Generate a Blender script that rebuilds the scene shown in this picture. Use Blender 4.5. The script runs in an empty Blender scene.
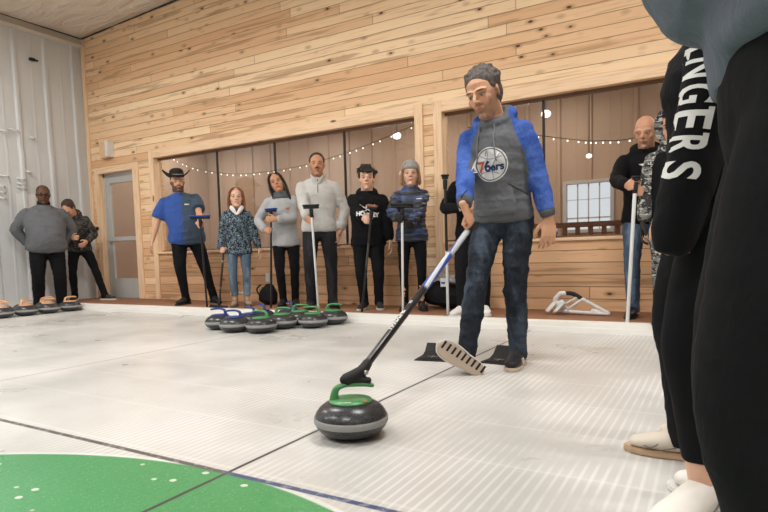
import bpy, bmesh, math, random
import numpy as np
from mathutils import Vector, Matrix, Quaternion
from mathutils.bvhtree import BVHTree
from mathutils import noise as mnoise
random.seed(7)
SC = bpy.context.scene
COL = SC.collection
PI = math.pi
def V(*a): return Vector(a)

# ------------------------------------------------------------------ camera
CX, CY, F = 384.0, 295.0, 571.7
H = 0.715
RM = Matrix(((0.86457206, 0.01405808, -0.50231217), (0.50176956, -0.07835441, 0.86144524), (-0.0272481, -0.99682644, -0.07479695)))
def ray(px, py): return RM @ V(px - CX, py - CY, F)
def on_z(px, py, z=0.0):
    d = ray(px, py); return d * ((z - H) / d.z) + V(0, 0, H)
def on_y(px, py, y):
    d = ray(px, py); return d * (y / d.y) + V(0, 0, H)
def on_x(px, py, x):
    d = ray(px, py); return d * (x / d.x) + V(0, 0, H)
cam_d = bpy.data.cameras.new('camera'); cam = bpy.data.objects.new('camera', cam_d); COL.objects.link(cam)
right = V(RM[0][0], RM[1][0], RM[2][0]).normalized()
fwd = V(RM[0][2], RM[1][2], RM[2][2]); fwd = (fwd - right * fwd.dot(right)).normalized()
up = right.cross(fwd)
cam.matrix_world = Matrix(((right.x, up.x, -fwd.x, 0), (right.y, up.y, -fwd.y, 0), (right.z, up.z, -fwd.z, H), (0, 0, 0, 1)))
cam_d.sensor_fit = 'HORIZONTAL'; cam_d.sensor_width = 36; cam_d.lens = F / 768 * 36
cam_d.shift_y = (CY - 256) / 768; cam_d.clip_start = 0.02
SC.camera = cam
SC.view_settings.view_transform = 'Standard'; SC.view_settings.look = 'None'
SC.view_settings.gamma = 1.0; SC.view_settings.exposure = 0.0
SC.view_settings.use_curve_mapping = False

# ------------------------------------------------------------------ materials
class NT:
    def __init__(s, name, rough=0.7, spec=0.5):
        s.m = bpy.data.materials.new(name); s.m.use_nodes = True
        s.t = s.m.node_tree; s.b = s.t.nodes['Principled BSDF']
        s.b.inputs['Roughness'].default_value = rough
        s.b.inputs['Specular IOR Level'].default_value = spec
    def n(s, ty): return s.t.nodes.new(ty)
    def l(s, a, b): s.t.links.new(a, b)
    def setv(s, sock, v):
        if v is None: return
        if hasattr(v, 'is_output'): s.l(v, sock)
        else:
            if isinstance(v, (tuple, list)) and len(v) == 3 and sock.type == 'RGBA': v = (*v, 1)
            sock.default_value = v
    def coord(s, kind='Object'): return s.n('ShaderNodeTexCoord').outputs[kind]
    def attr(s, name):
        a = s.n('ShaderNodeAttribute'); a.attribute_name = name; return a.outputs['Vector']
    def mp(s, vec, scale=(1, 1, 1), loc=(0, 0, 0), rot=(0, 0, 0)):
        m = s.n('ShaderNodeMapping'); s.l(vec, m.inputs[0])
        m.inputs['Scale'].default_value = scale; m.inputs['Location'].default_value = loc; m.inputs['Rotation'].default_value = rot
        return m.outputs[0]
    def math(s, op, a, b=None, c=None, clamp=False):
        m = s.n('ShaderNodeMath'); m.operation = op; m.use_clamp = clamp
        s.setv(m.inputs[0], a)
        if b is not None: s.setv(m.inputs[1], b)
        if c is not None: s.setv(m.inputs[2], c)
        return m.outputs[0]
    def sep(s, vec):
        m = s.n('ShaderNodeSeparateXYZ'); s.l(vec, m.inputs[0]); return m.outputs
    def comb(s, x, y, z):
        m = s.n('ShaderNodeCombineXYZ')
        for i, v in enumerate((x, y, z)): s.setv(m.inputs[i], v)
        return m.outputs[0]
    def noise(s, vec, scale=5, detail=3, rough=.5, dist=0):
        m = s.n('ShaderNodeTexNoise'); s.l(vec, m.inputs['Vector']); m.inputs['Scale'].default_value = scale
        m.inputs['Detail'].default_value = detail; m.inputs['Roughness'].default_value = rough; m.inputs['Distortion'].default_value = dist
        return m.outputs['Fac']
    def voro(s, vec, scale=5, out='Distance', rnd=1):
        m = s.n('ShaderNodeTexVoronoi'); s.l(vec, m.inputs['Vector']); m.inputs['Scale'].default_value = scale
        m.inputs['Randomness'].default_value = rnd
        return m.outputs[out]
    def ss(s, v, lo, hi, to0=0.0, to1=1.0):
        m = s.n('ShaderNodeMapRange'); m.interpolation_type = 'SMOOTHSTEP'
        s.setv(m.inputs['Value'], v); m.inputs['From Min'].default_value = lo; m.inputs['From Max'].default_value = hi
        m.inputs['To Min'].default_value = to0; m.inputs['To Max'].default_value = to1
        return m.outputs['Result']
    def mix(s, f, a, b, mode='MIX'):
        m = s.n('ShaderNodeMix'); m.data_type = 'RGBA'; m.blend_type = mode
        s.setv(m.inputs[0], f); s.setv(m.inputs[6], a); s.setv(m.inputs[7], b)
        return m.outputs[2]
    def color(s, v): s.setv(s.b.inputs['Base Color'], v); return s
    def bump(s, h, strength=.3, dist=.01):
        b = s.n('ShaderNodeBump'); b.inputs['Strength'].default_value = strength; b.inputs['Distance'].default_value = dist
        s.setv(b.inputs['Height'], h); s.l(b.outputs[0], s.b.inputs['Normal']); return s
def lin(r, g, b):
    f = lambda c: (c / 255 / 12.92) if c / 255 <= .04045 else ((c / 255 + .055) / 1.055) ** 2.4
    return (f(r), f(g), f(b))
def mul(c, k): return tuple(min(1, x * k) for x in c)
def plain(name, col, rough=.6, spec=.4, metal=0, var=.12, sc=8):
    t = NT(name, rough, spec); n = t.noise(t.coord(), sc, 4)
    t.color(t.mix(n, mul(col, 1 - var), mul(col, 1 + var))); t.b.inputs['Metallic'].default_value = metal
    return t.m
def fabric(name, col, var=.25, fold=.35, weave=300, rough=.9):
    t = NT(name, rough, .2); c = t.coord()
    n = t.noise(c, 9, 4, .6); w = t.noise(c, weave, 2)
    t.color(t.mix(t.math('ADD', t.math('MULTIPLY', n, .6), t.math('MULTIPLY', w, .4)), mul(col, 1 - var), mul(col, 1 + var)))
    f = t.noise(t.mp(c, (1, 1, .55)), 14, 3, .55, .8)
    t.bump(t.math('ADD', t.math('MULTIPLY', f, 1.0), t.math('MULTIPLY', w, .06)), fold, .03)
    pass
    return t.m
def denim(name, dark, light, k=1.0):
    t = NT(name, .85, .2); c = t.coord()
    n = t.noise(t.mp(c, (1, 1, .35)), 7, 4, .6); w = t.noise(t.mp(c, (1, 1, .3)), 180, 2)
    f = t.ss(n, .42, .68)
    f = t.math('MULTIPLY', t.math('ADD', f, t.math('MULTIPLY', w, .35)), k, clamp=True)
    t.color(t.mix(f, dark, light))
    t.bump(t.noise(t.mp(c, (1, 1, .5)), 16, 3, .5, 1.0), .45, .03)
    return t.m
def camo(name, cols, scale=28):
    t = NT(name, .85, .2); c = t.coord()
    a = t.noise(c, scale, 2, .6, 1.2); b = t.noise(t.mp(c, (1, 1, 1.6), (5, 2, 1)), scale * 1.3, 2, .6, 1)
    x = t.mix(t.ss(a, .50, .53), cols[0], cols[1]); x = t.mix(t.ss(b, .55, .58), x, cols[2])
    d = t.noise(t.mp(c, (1, 1, 2.4), (1, 8, 3)), scale * 2, 2)
    x = t.mix(t.ss(d, .6, .64), x, cols[3])
    t.color(x); t.bump(t.noise(c, 15, 3), .3, .03)
    return t.m

# ------------------------------------------------------------------ mesh helpers
def tag(o, label=None, cat=None, group=None, kind=None):
    if label: o['label'] = label
    if cat: o['category'] = cat
    if group: o['group'] = group
    if kind: o['kind'] = kind
    return o
def link(name, me, mats, parent=None, smooth=True):
    o = bpy.data.objects.new(name, me); COL.objects.link(o)
    if not isinstance(mats, (list, tuple)): mats = [mats]
    for m in mats: me.materials.append(m)
    if smooth: me.polygons.foreach_set('use_smooth', [True] * len(me.polygons))
    if parent: o.parent = parent
    return o
def bm_obj(name, bm, mats, parent=None, smooth=False, bevel=0, auto=None):
    bmesh.ops.recalc_face_normals(bm, faces=bm.faces)
    if bevel:
        bmesh.ops.bevel(bm, geom=[e for e in bm.edges if len(e.link_faces) == 2 and e.calc_face_angle(0) > .6], offset=bevel, segments=2, affect='EDGES', clamp_overlap=True)
    me = bpy.data.meshes.new(name); bm.to_mesh(me); bm.free()
    o = link(name, me, mats, parent, smooth)
    if auto:
        me.polygons.foreach_set('use_smooth', [True] * len(me.polygons))
        try: me.set_sharp_from_angle(angle=auto)
        except Exception: pass
    return o
def empty(name, loc=(0, 0, 0), rz=0, mat=None):
    o = bpy.data.objects.new(name, None); COL.objects.link(o)
    if mat is not None: o.matrix_world = mat
    else: o.location = loc; o.rotation_euler = (0, 0, rz)
    o.empty_display_size = .1
    return o
def box(bm, x0, x1, y0, y1, z0, z1, M=None, mi=0):
    vs = [bm.verts.new(V(x, y, z) if M is None else M @ V(x, y, z)) for x in (x0, x1) for y in (y0, y1) for z in (z0, z1)]
    for q in ((0, 1, 3, 2), (4, 6, 7, 5), (0, 4, 5, 1), (2, 3, 7, 6), (0, 2, 6, 4), (1, 5, 7, 3)):
        f = bm.faces.new([vs[i] for i in q]); f.material_index = mi
def prism(bm, poly, y0, y1, M=None, mi=0):
    """poly in x,z extruded along y"""
    a = [bm.verts.new((M or Matrix()) @ V(x, y0, z)) for x, z in poly]
    b = [bm.verts.new((M or Matrix()) @ V(x, y1, z)) for x, z in poly]
    n = len(poly)
    bm.faces.new(a).material_index = mi; bm.faces.new(b[::-1]).material_index = mi
    for i in range(n): bm.faces.new((a[i], b[i], b[(i + 1) % n], a[(i + 1) % n])).material_index = mi
def lathe(bm, prof, n=40, M=None, mi=0):
    rings = []
    for r, z in prof:
        if r < 1e-5: rings.append([bm.verts.new((M or Matrix()) @ V(0, 0, z))])
        else: rings.append([bm.verts.new((M or Matrix()) @ V(r * math.cos(2 * PI * i / n), r * math.sin(2 * PI * i / n), z)) for i in range(n)])
    for a, b in zip(rings, rings[1:]):
        for i in range(n):
            j = (i + 1) % n
            if len(a) == 1: f = bm.faces.new((a[0], b[i], b[j]))
            elif len(b) == 1: f = bm.faces.new((a[i], b[0], a[j]))
            else: f = bm.faces.new((a[i], b[i], b[j], a[j]))
            f.material_index = mi
def catmull(P, sub):
    if sub <= 1 or len(P) < 2: return P
    out = []
    Q = [2 * P[0] - P[1]] + list(P) + [2 * P[-1] - P[-2]]
    for i in range(1, len(Q) - 2):
        for k in range(sub):
            t = k / sub; a, b, c, d = Q[i - 1], Q[i], Q[i + 1], Q[i + 2]
            out.append(.5 * ((2 * b) + (c - a) * t + (2 * a - 5 * b + 4 * c - d) * t * t + (3 * b - a - 3 * c + d) * t ** 3))
    out.append(P[-1])
    return out
def tube(bm, pts, rad, ref=(1, 0, 0), n=14, sub=3, cap=.5, M=None, mi=0, closed=False):
    ref = Vector(ref).normalized()
    data = [np.array([*p, *((r, r) if not isinstance(r, (tuple, list)) else r)]) for p, r in zip(pts, rad)]
    if closed: sub_d = catmull([data[-1]] + data + [data[0], data[1]], sub)[sub:-sub - 1 + 0]; data = sub_d[:-0 or None]
    else: data = catmull(data, sub)
    P = [Vector(d[:3]) for d in data]; R = [(max(d[3], 1e-4), max(d[4], 1e-4)) for d in data]
    T = []
    for i in range(len(P)):
        a = P[max(0, i - 1)]; b = P[min(len(P) - 1, i + 1)]
        T.append((b - a).normalized() if (b - a).length > 1e-7 else (T[-1] if T else V(0, 0, 1)))
    if cap > 0:
        def dome(p, t, r, s):
            o = []
            for k in (1, 2, 3):
                a = k / 3.4 * PI / 2
                o.append((p + t * s * cap * min(r) * math.sin(a) * 1.0, (r[0] * math.cos(a), r[1] * math.cos(a)), t))
            return o
        st = dome(P[0], T[0], R[0], -1)[::-1]; en = dome(P[-1], T[-1], R[-1], 1)
        P = [x[0] for x in st] + P + [x[0] for x in en]; R = [x[1] for x in st] + R + [x[1] for x in en]; T = [x[2] for x in st] + T + [x[2] for x in en]
    rings = []; prev = None
    for p, r, t in zip(P, R, T):
        s = ref - t * ref.dot(t)
        if s.length < .2: s = (prev if prev is not None else t.orthogonal()) ; s = s - t * s.dot(t)
        s.normalize(); prev = s
        o = t.cross(s)
        ring = []
        for k in range(n):
            a = 2 * PI * k / n
            q = p + s * (r[0] * math.cos(a)) + o * (r[1] * math.sin(a))
            ring.append(bm.verts.new(M @ q if M is not None else q))
        rings.append(ring)
    for a, b in zip(rings, rings[1:]):
        for k in range(n):
            bm.faces.new((a[k], a[(k + 1) % n], b[(k + 1) % n], b[k])).material_index = mi
    bm.faces.new(rings[0][::-1]).material_index = mi; bm.faces.new(rings[-1]).material_index = mi
def cyl(bm, a, b, r, n=12, r2=None, M=None, mi=0):
    tube(bm, [Vector(a), Vector(b)], [r, r2 or r], n=n, sub=1, cap=0, M=M, mi=mi, ref=(1, 0, 0) if abs((Vector(b) - Vector(a)).normalized().x) < .9 else (0, 1, 0))
def ell(bm, c, r, M=None, rot=None, seg=20, mi=0):
    m = Matrix.Translation(c) @ (rot.to_4x4() if rot is not None else Matrix()) @ Matrix.Diagonal((*r, 1))
    if M is not None: m = M @ m
    d = bmesh.ops.create_uvsphere(bm, u_segments=seg, v_segments=max(8, seg * 2 // 3), radius=1, matrix=m)
    for v in d['verts']:
        for f in v.link_faces: f.material_index = mi
def voxel(bm, size, smooth=4, fac=.5):
    """one continuous skin round everything in bm"""
    bmesh.ops.recalc_face_normals(bm, faces=bm.faces)
    me = bpy.data.meshes.new('tmp'); bm.to_mesh(me); bm.free()
    o = bpy.data.objects.new('tmp', me); COL.objects.link(o)
    md = o.modifiers.new('r', 'REMESH'); md.mode = 'VOXEL'; md.voxel_size = size
    if smooth:
        ms = o.modifiers.new('s', 'SMOOTH'); ms.iterations = smooth; ms.factor = fac
    dg = bpy.context.evaluated_depsgraph_get(); dg.update()
    res = bpy.data.meshes.new_from_object(o.evaluated_get(dg))
    bpy.data.objects.remove(o); bpy.data.meshes.remove(me)
    return res
def getco(me):
    a = np.empty(len(me.vertices) * 3, np.float32); me.vertices.foreach_get('co', a); return a.reshape(-1, 3).astype(float)
def getno(me):
    a = np.empty(len(me.vertices) * 3, np.float32); me.vertex_normals.foreach_get('vector', a); return a.reshape(-1, 3).astype(float)
def setco(me, co): me.vertices.foreach_set('co', co.astype(np.float32).ravel()); me.update()
def folds(me, amp, seed=0, freq=22, zs=.6):
    """cloth folds: displace along the normal by warped sines"""
    co = getco(me); no = getno(me); rs = np.random.RandomState(seed)
    d = np.zeros(len(co))
    for k in range(5):
        w = rs.normal(size=3); w /= np.linalg.norm(w); w[2] *= 1.3 + zs
        w2 = rs.normal(size=3)
        ph = co @ (w * freq * (1 + .35 * k)) + 2.2 * np.sin(co @ (w2 * 9) + k) + rs.rand() * 6
        d += (1 - np.abs(np.sin(ph * .5))) ** 2 / (1 + .4 * k)
    d = d / 5 * 2 - .4
    setco(me, co + no * (amp * d)[:, None])
# ------------------------------------------------------------------ the hall
def wood_wall(name, row=.113, c1=(.74, .50, .30), c2=(.90, .68, .46), vert=False, base_z=.08, gap=True):
    t = NT(name, .55, .3); c = t.coord(); x, y, z = t.sep(c)
    u = x
    zz = t.math('DIVIDE', t.math('SUBTRACT', z, base_z), row)
    ri = t.math('FLOOR', zz); fr = t.math('FRACT', zz)
    wn = t.n('ShaderNodeTexWhiteNoise'); wn.noise_dimensions = '1D'; t.setv(wn.inputs['W'], ri)
    off = t.math('MULTIPLY', wn.outputs['Value'], 7.3)
    uu = t.math('DIVIDE', t.math('ADD', u, off), 3.9)
    ci = t.math('FLOOR', uu); cf = t.math('FRACT', uu)
    w2 = t.n('ShaderNodeTexWhiteNoise'); w2.noise_dimensions = '2D'; t.setv(w2.inputs['Vector'], t.comb(ri, ci, 0))
    tint = w2.outputs['Value']
    shift = t.math('MULTIPLY', ri, 3.71)
    gv = t.comb(t.math('ADD', u, shift), y, z)
    grain = t.noise(t.mp(gv, (.8, 1, 22)), 2.4, 5, .6, .6)
    fine = t.noise(t.mp(gv, (3, 1, 90)), 3.0, 3, .6)
    col = t.mix(tint, c1, c2)
    col = t.mix(t.ss(grain, .52, .74), col, t.mix(.6, col, mul(c1, .60)))
    col = t.mix(t.math('MULTIPLY', fine, .35), col, mul(c2, .95))
    # broad darker heart-wood streaks
    st = t.noise(t.mp(gv, (.45, 1, 9)), 1.6, 3, .5, .4)
    col = t.mix(t.ss(st, .56, .66, 0, .6), col, mul(c1, .58))
    # knots
    kv = t.mp(gv, (4.2, .5, 8.8))
    kd = t.voro(kv, 1.0)
    kn = t.ss(kd, .07, .14, 1, 0); ring = t.ss(kd, .12, .34, .5, 0)
    sel = t.n('ShaderNodeTexVoronoi'); t.l(kv, sel.inputs['Vector']); sel.inputs['Scale'].default_value = 1
    sc = t.sep(sel.outputs['Color'])[0]
    on = t.math('GREATER_THAN', sc, .45)
    col = t.mix(t.math('MULTIPLY', ring, on), col, mul(c1, .55))
    col = t.mix(t.math('MULTIPLY', kn, on), col, (.09, .045, .025))
    g = t.math('MINIMUM', t.ss(fr, 0, .05), t.ss(fr, .96, 1.0, 1, 0))
    g2 = t.math('MINIMUM', t.ss(cf, 0, .0012), t.ss(cf, .9988, 1.0, 1, 0))
    g = t.math('MINIMUM', g, g2)
    if gap: col = t.mix(g, mul(c1, .45), col)
    t.color(col); t.bump(g, .6, .008)
    return t.m
M_wood = wood_wall('pine_boards', c1=lin(226, 174, 128), c2=lin(255, 224, 184))
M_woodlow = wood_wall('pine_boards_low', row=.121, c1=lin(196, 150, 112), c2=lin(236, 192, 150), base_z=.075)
def trimwood(name, vertical):
    t = NT(name, .5, .3); c = t.coord()
    g = t.noise(t.mp(c, (26, 26, 1.2) if vertical else (1.2, 26, 26)), 2.2, 4, .6, .5)
    col = t.mix(t.ss(g, .4, .75), lin(248, 216, 180), lin(226, 184, 142))
    kd = t.voro(t.mp(c, (5, 5, 1.6) if vertical else (1.6, 5, 5)), 1)
    col = t.mix(t.ss(kd, .05, .11, 1, 0), col, lin(110, 70, 45))
    t.color(col); return t.m
M_tv, M_th = trimwood('pine_trim_upright', True), trimwood('pine_trim_level', False)
t = NT('ribbed_steel', .45, .4); t.color(t.mix(t.noise(t.mp(t.coord(), (1, 1, .4)), 3, 3), lin(200, 203, 204), lin(220, 222, 222))); M_steel = t.m
t = NT('ribbed_steel_tan', .55, .3); t.color(t.mix(t.noise(t.mp(t.coord(), (1, 1, .4)), 3, 3), lin(168, 146, 126), lin(188, 166, 146))); M_tan = t.m
t = NT('insulation_film', .5, .5); c = t.coord()
n = t.noise(t.mp(c, (.5, 1.5, 1)), 2.2, 5, .6, 1.5)
t.color(t.mix(n, lin(216, 202, 186), lin(238, 228, 214))); t.bump(n, .9, .12); M_film = t.m
M_dark = plain('dark_metal', (.018, .018, .02), .5)
M_black = plain('black_rubber', (.012, .012, .013), .65)
M_white = plain('white_plastic', (.75, .74, .72), .45)
M_kerb = plain('kerb_white', lin(240, 238, 232), .5, var=.05)
M_alu = plain('painted_metal', lin(188, 188, 186), .4, var=.05)
# brown timber deck
t = NT('deck_boards', .6, .3); c = t.coord(); x, y, z = t.sep(c)
fr = t.math('FRACT', t.math('DIVIDE', y, .14)); ri = t.math('FLOOR', t.math('DIVIDE', y, .14))
gr = t.noise(t.mp(t.comb(t.math('ADD', x, t.math('MULTIPLY', ri, 2.3)), y, z), (1.5, 20, 1)), 3, 4, .6)
col = t.mix(gr, lin(120, 82, 60), lin(168, 122, 92)); col = t.mix(t.ss(fr, 0, .06), (.04, .025, .018), col)
t.color(col); M_deck = t.m

# ice with its painted lines
t = NT('painted_ice', .33, .5); c = t.coord(); x, y, z = t.sep(c)
n1 = t.noise(c, 1.1, 4, .55); n2 = t.noise(t.mp(c, (1, .25, 1)), 40, 2)
base = t.mix(t.ss(n1, .3, .7), lin(192, 191, 187), lin(209, 207, 203))
wob = t.math('MULTIPLY', t.noise(t.mp(c, (1, .15, 1)), 3, 2), .05)
sx = t.math('SINE', t.math('MULTIPLY', t.math('ADD', x, wob), 2 * PI / .0335))
stripe = t.math('MULTIPLY', t.ss(sx, .1, 1.0), t.ss(t.noise(c, 2.2, 3), .35, .6))
base = t.mix(t.math('MULTIPLY', stripe, .45), base, lin(242, 240, 236))
sy = t.math('SINE', t.math('MULTIPLY', y, 2 * PI / .42)); base = t.mix(t.ss(sy, .985, 1, 0, .28), base, lin(232, 230, 224))
base = t.mix(t.ss(t.noise(t.mp(c, (1, .2, 1)), 90, 2), .62, .8, 0, .4), base, lin(230, 229, 225))
# 12-foot ring
RX, RY = -1.40, -.455
dx = t.math('SUBTRACT', x, RX); dy = t.math('SUBTRACT', y, RY)
r = t.math('SQRT', t.math('ADD', t.math('MULTIPLY', dx, dx), t.math('MULTIPLY', dy, dy)))
ring = t.math('MULTIPLY', t.ss(r, 1.775, 1.782, 1, 0), t.ss(r, 1.215, 1.222))
green = t.mix(t.noise(c, 60, 3), lin(62, 140, 84), lin(80, 158, 100))
flk = t.ss(t.voro(t.mp(c, (8.5, 10.5, 1)), 1), .10, .14, 1, 0)
flk2 = t.ss(t.noise(t.mp(c, (1, 1, 1), (3, 1, 0)), 130, 3, .7), .62, .66)
green = t.mix(t.math('MAXIMUM', flk, t.math('MULTIPLY', flk2, .6)), green, lin(205, 215, 200))
base = t.mix(t.ss(r, .60, .607, 1, 0), base, lin(70, 90, 150))
base = t.mix(ring, base, green)
edge = t.ss(t.math('ABSOLUTE', t.math('SUBTRACT', r, 1.785)), .006, .014, .5, 0); base = t.mix(edge, base, lin(232, 232, 226))
def lnmask(v, at, hw): return t.ss(t.math('ABSOLUTE', t.math('SUBTRACT', v, at)), hw * .7, hw * 1.3, 1, 0)
wx = t.math('ADD', x, 0.0)
base = t.mix(lnmask(x, -1.393, .0075), base, lin(62, 62, 66))
ltx = t.mix(t.ss(x, -1.45, -1.35), lin(92, 90, 88), lin(70, 84, 120))
brk = t.ss(t.noise(c, 30, 3), .40, .46)
base = t.mix(t.math('MULTIPLY', lnmask(y, 1.325, .012), t.math('MAXIMUM', brk, .75)), base, ltx)
base = t.mix(t.math('MULTIPLY', lnmask(x, -3.745, .008), .75), base, lin(140, 128, 112))
base = t.mix(t.math('MULTIPLY', lnmask(x, -6.6, .008), .6), base, lin(150, 140, 124))
t.color(base); t.bump(t.math('ADD', t.math('MULTIPLY', stripe, .6), n2), .12, .004)
t.setv(t.b.inputs['Roughness'], t.ss(n1, .3, .7, .26, .40)); M_ice = t.m

XL, YB = -9.05, 5.9
bm = bmesh.new()
box(bm, XL, 6.5, -9, 4.93, -.1, 0)
o = bm_obj('floor', bm, M_ice); tag(o, kind='structure')
bm = bmesh.new(); box(bm, XL, 6.5, 5.05, YB + .05, -.1, .08); tag(bm_obj('floor_deck', bm, M_deck), kind='structure')
bm = bmesh.new(); box(bm, XL, 6.5, 4.93, 5.05, -.1, .085); box(bm, XL, 6.5, 4.905, 4.93, -.1, .045)
tag(bm_obj('trim_1', bm, M_kerb, bevel=.006), kind='structure')
# back wall with two window openings and a door opening
W1, W2, DR = (-7.43, -2.97), (-2.64, 2.4), (-8.80, -7.93)
ZS, ZH, ZD = .80, 2.24, 2.12
bm = bmesh.new()
box(bm, XL - .1, 6.5, YB, YB + .15, 2.30, 4.9)
box(bm, XL - .1, DR[0], YB, YB + .15, 0, 2.30); box(bm, DR[1], W1[0], YB, YB + .15, 0, 2.30)
box(bm, DR[0], DR[1], YB, YB + .15, ZD, 2.30)
box(bm, W1[0], W1[1], YB, YB + .15, ZH, 2.30); box(bm, W1[1], W2[0], YB, YB + .15, 0, 2.30)
box(bm, W2[0], W2[1], YB, YB + .15, ZH, 2.30); box(bm, W2[1], 6.5, YB, YB + .15, 0, 2.30)
tag(bm_obj('wall_back', bm, M_wood), kind='structure')
bm = bmesh.new()
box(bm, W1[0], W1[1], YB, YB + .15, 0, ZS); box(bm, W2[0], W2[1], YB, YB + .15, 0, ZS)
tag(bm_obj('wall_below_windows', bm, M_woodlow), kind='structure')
# casings and sills
k = 2
def trim(bx, mat, bev=.004):
    global k
    bm = bmesh.new(); box(bm, *bx); tag(bm_obj('trim_%d' % k, bm, mat, bevel=bev), kind='structure'); k += 1
for (a, b) in (W1, W2):
    trim((a - .10, a + .004, YB - .022, YB + .12, .083, ZH + .12), M_tv)
    if b < 0: trim((b - .004, b + .10, YB - .022, YB + .12, .083, ZH + .12), M_tv)
    trim((a, b, YB - .0225, YB + .03, ZH - .004, ZH + .12), M_th)
    trim((a, b, YB - .035, YB + .13, ZS - .02, ZS + .012), M_th)
trim((DR[0] - .10, DR[0] + .004, YB - .022, YB + .12, .083, ZD + .10), M_tv)
trim((DR[1] - .004, DR[1] + .14, YB - .022, YB + .12, .083, ZD + .10), M_tv)
trim((DR[0], DR[1], YB - .0225, YB + .12, ZD - .004, ZD + .10), M_th)
trim((XL, XL + .08, YB - .03, YB - .001, .083, 4.3), M_tv)
# windows
tg = NT('window_glass', .02, .5)
gl = tg.n('ShaderNodeBsdfGlossy'); gl.inputs['Roughness'].default_value = .03; gl.inputs['Color'].default_value = (.9, .9, .9, 1)
tr = tg.n('ShaderNodeBsdfTransparent'); tr.inputs['Color'].default_value = (.86, .87, .87, 1)
mx = tg.n('ShaderNodeMixShader'); lw = tg.n('ShaderNodeLayerWeight'); lw.inputs['Blend'].default_value = .5; fzo = tg.math('ADD', .05, tg.math('MULTIPLY', tg.math('POWER', lw.outputs['Facing'], 3.0), .42))
tg.l(fzo, mx.inputs[0]); tg.l(tr.outputs[0], mx.inputs[1]); tg.l(gl.outputs[0], mx.inputs[2])
tg.l(mx.outputs[0], tg.t.nodes['Material Output'].inputs['Surface']); M_glass = tg.m
M_frame = plain('window_frame', lin(120, 92, 68), .5)
for wi, ((a, b), muls) in enumerate(((W1, (-6.19, -5.12, -4.0)), (W2, (-1.55, -.43, .7)))):
    root = empty('window_%d' % (wi + 1), (0, 0, 0)); tag(root, kind='structure')
    bm = bmesh.new(); box(bm, a, b, YB + .09, YB + .096, ZS + .012, ZH); bm_obj('pane', bm, M_glass, root)
    for mxx in muls:
        bm = bmesh.new(); box(bm, mxx - .012, mxx + .012, YB + .078, YB + .105, ZS + .012, ZH); bm_obj('mullion', bm, M_dark, root, bevel=.003)
    bm = bmesh.new(); box(bm, a, b, YB + .07, YB + .12, ZH - .03, ZH); box(bm, a, b, YB + .07, YB + .12, ZS + .012, ZS + .03)
    bm_obj('window_frame', bm, M_frame, root)
# door
root = empty('door_1', ((DR[0] + DR[1]) / 2, YB + .1, .08)); tag(root, 'grey metal glazed door with a push bar', kind='structure')
w = (DR[1] - DR[0]) / 2
bm = bmesh.new()
box(bm, -w, -w + .05, -.03, .05, 0, ZD - .08); box(bm, w - .05, w, -.03, .05, 0, ZD - .08); box(bm, -w, w, -.03, .05, ZD - .14, ZD - .08)
bm_obj('door_frame', bm, M_alu, root, bevel=.004)
bm = bmesh.new()
for bx in ((-w + .05, -w + .14, 0, ZD - .14), (w - .12, w - .05, 0, ZD - .14), (-w + .14, w - .12, 0, .32), (-w + .14, w - .12, ZD - .24, ZD - .14)): box(bm, bx[0], bx[1], -.02, .025, bx[2], bx[3])
bm_obj('door_leaf', bm, M_alu, root)
bm = bmesh.new(); box(bm, -w + .14, w - .12, 0, .006, .32, ZD - .24); bm_obj('pane', bm, M_glass, root)
bm = bmesh.new(); box(bm, -w + .08, w - .06, -.085, -.05, .93, 1.0); box(bm, -w + .08, -w + .12, -.055, -.015, .93, 1.0); box(bm, w - .10, w - .06, -.055, -.015, .93, 1.0)
bm_obj('push_bar', bm, M_alu, root, bevel=.006)
# left wall of ribbed steel: lower sheets and upper sheets, profile really folded
def ribbed(name, p0, p1, z0, z1, pitch, depth, mat, flip=1, off=0):
    bm = bmesh.new(); p0, p1 = Vector(p0), Vector(p1); L = (p1 - p0).length; d = (p1 - p0) / L; nrm = V(-d.y, d.x, 0) * flip
    pts = []; u = -off
    prof = ((0, 0), (.44, 0), (.46, .10), (.50, .10), (.52, 0), (.86, 0), (.91, 1), (.96, 1), (1.0, 0))
    while u < L:
        for a, b in prof[:-1]: pts.append((u + a * pitch, b * depth))
        u += pitch
    pts = [(max(0, min(L, a)), b) for a, b in pts]
    va = [bm.verts.new(p0 + d * a + nrm * b + V(0, 0, z0)) for a, b in pts]; vb = [bm.verts.new(p0 + d * a + nrm * b + V(0, 0, z1)) for a, b in pts]
    for i in range(len(pts) - 1):
        if pts[i + 1][0] - pts[i][0] > 1e-6: bm.faces.new((va[i], va[i + 1], vb[i + 1], vb[i]))
    me_ = bm_obj(name, bm, mat)
    md = me_.modifiers.new('s', 'SOLIDIFY'); md.thickness = .02; md.offset = 1 if flip > 0 else -1
    return me_
bm = bmesh.new(); box(bm, XL - .15, XL - .03, -9, YB + .1, -.1, 4.6); o = bm_obj('wall_left', bm, M_steel); tag(o, kind='structure')
o = ribbed('wall_left_lower_sheets', (XL - .03, -9, 0), (XL - .03, YB, 0), 0, 2.39, .45, .028, M_steel, flip=-1, off=.08); tag(o, kind='structure')
o = ribbed('wall_left_upper_sheets', (XL - .045, -9, 0), (XL - .045, YB, 0), 2.38, 4.30, .45, .028, M_steel, flip=-1, off=.08); tag(o, kind='structure')
bm = bmesh.new(); prism(bm, [(XL - .05, 4.17), (XL + .03, 4.17), (XL + .10, 4.185), (XL + .10, 4.20), (XL + .03, 4.215), (XL + .03, 4.315), (XL - .05, 4.32)], -9, YB)
tag(bm_obj('trim_20', bm, plain('eave_trim', lin(206, 198, 186), .5)), kind='structure')
bm = bmesh.new(); box(bm, XL - .02, XL + .045, -9, YB, 4.305, 4.335); tag(bm_obj('trim_21', bm, M_dark), kind='structure')
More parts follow.
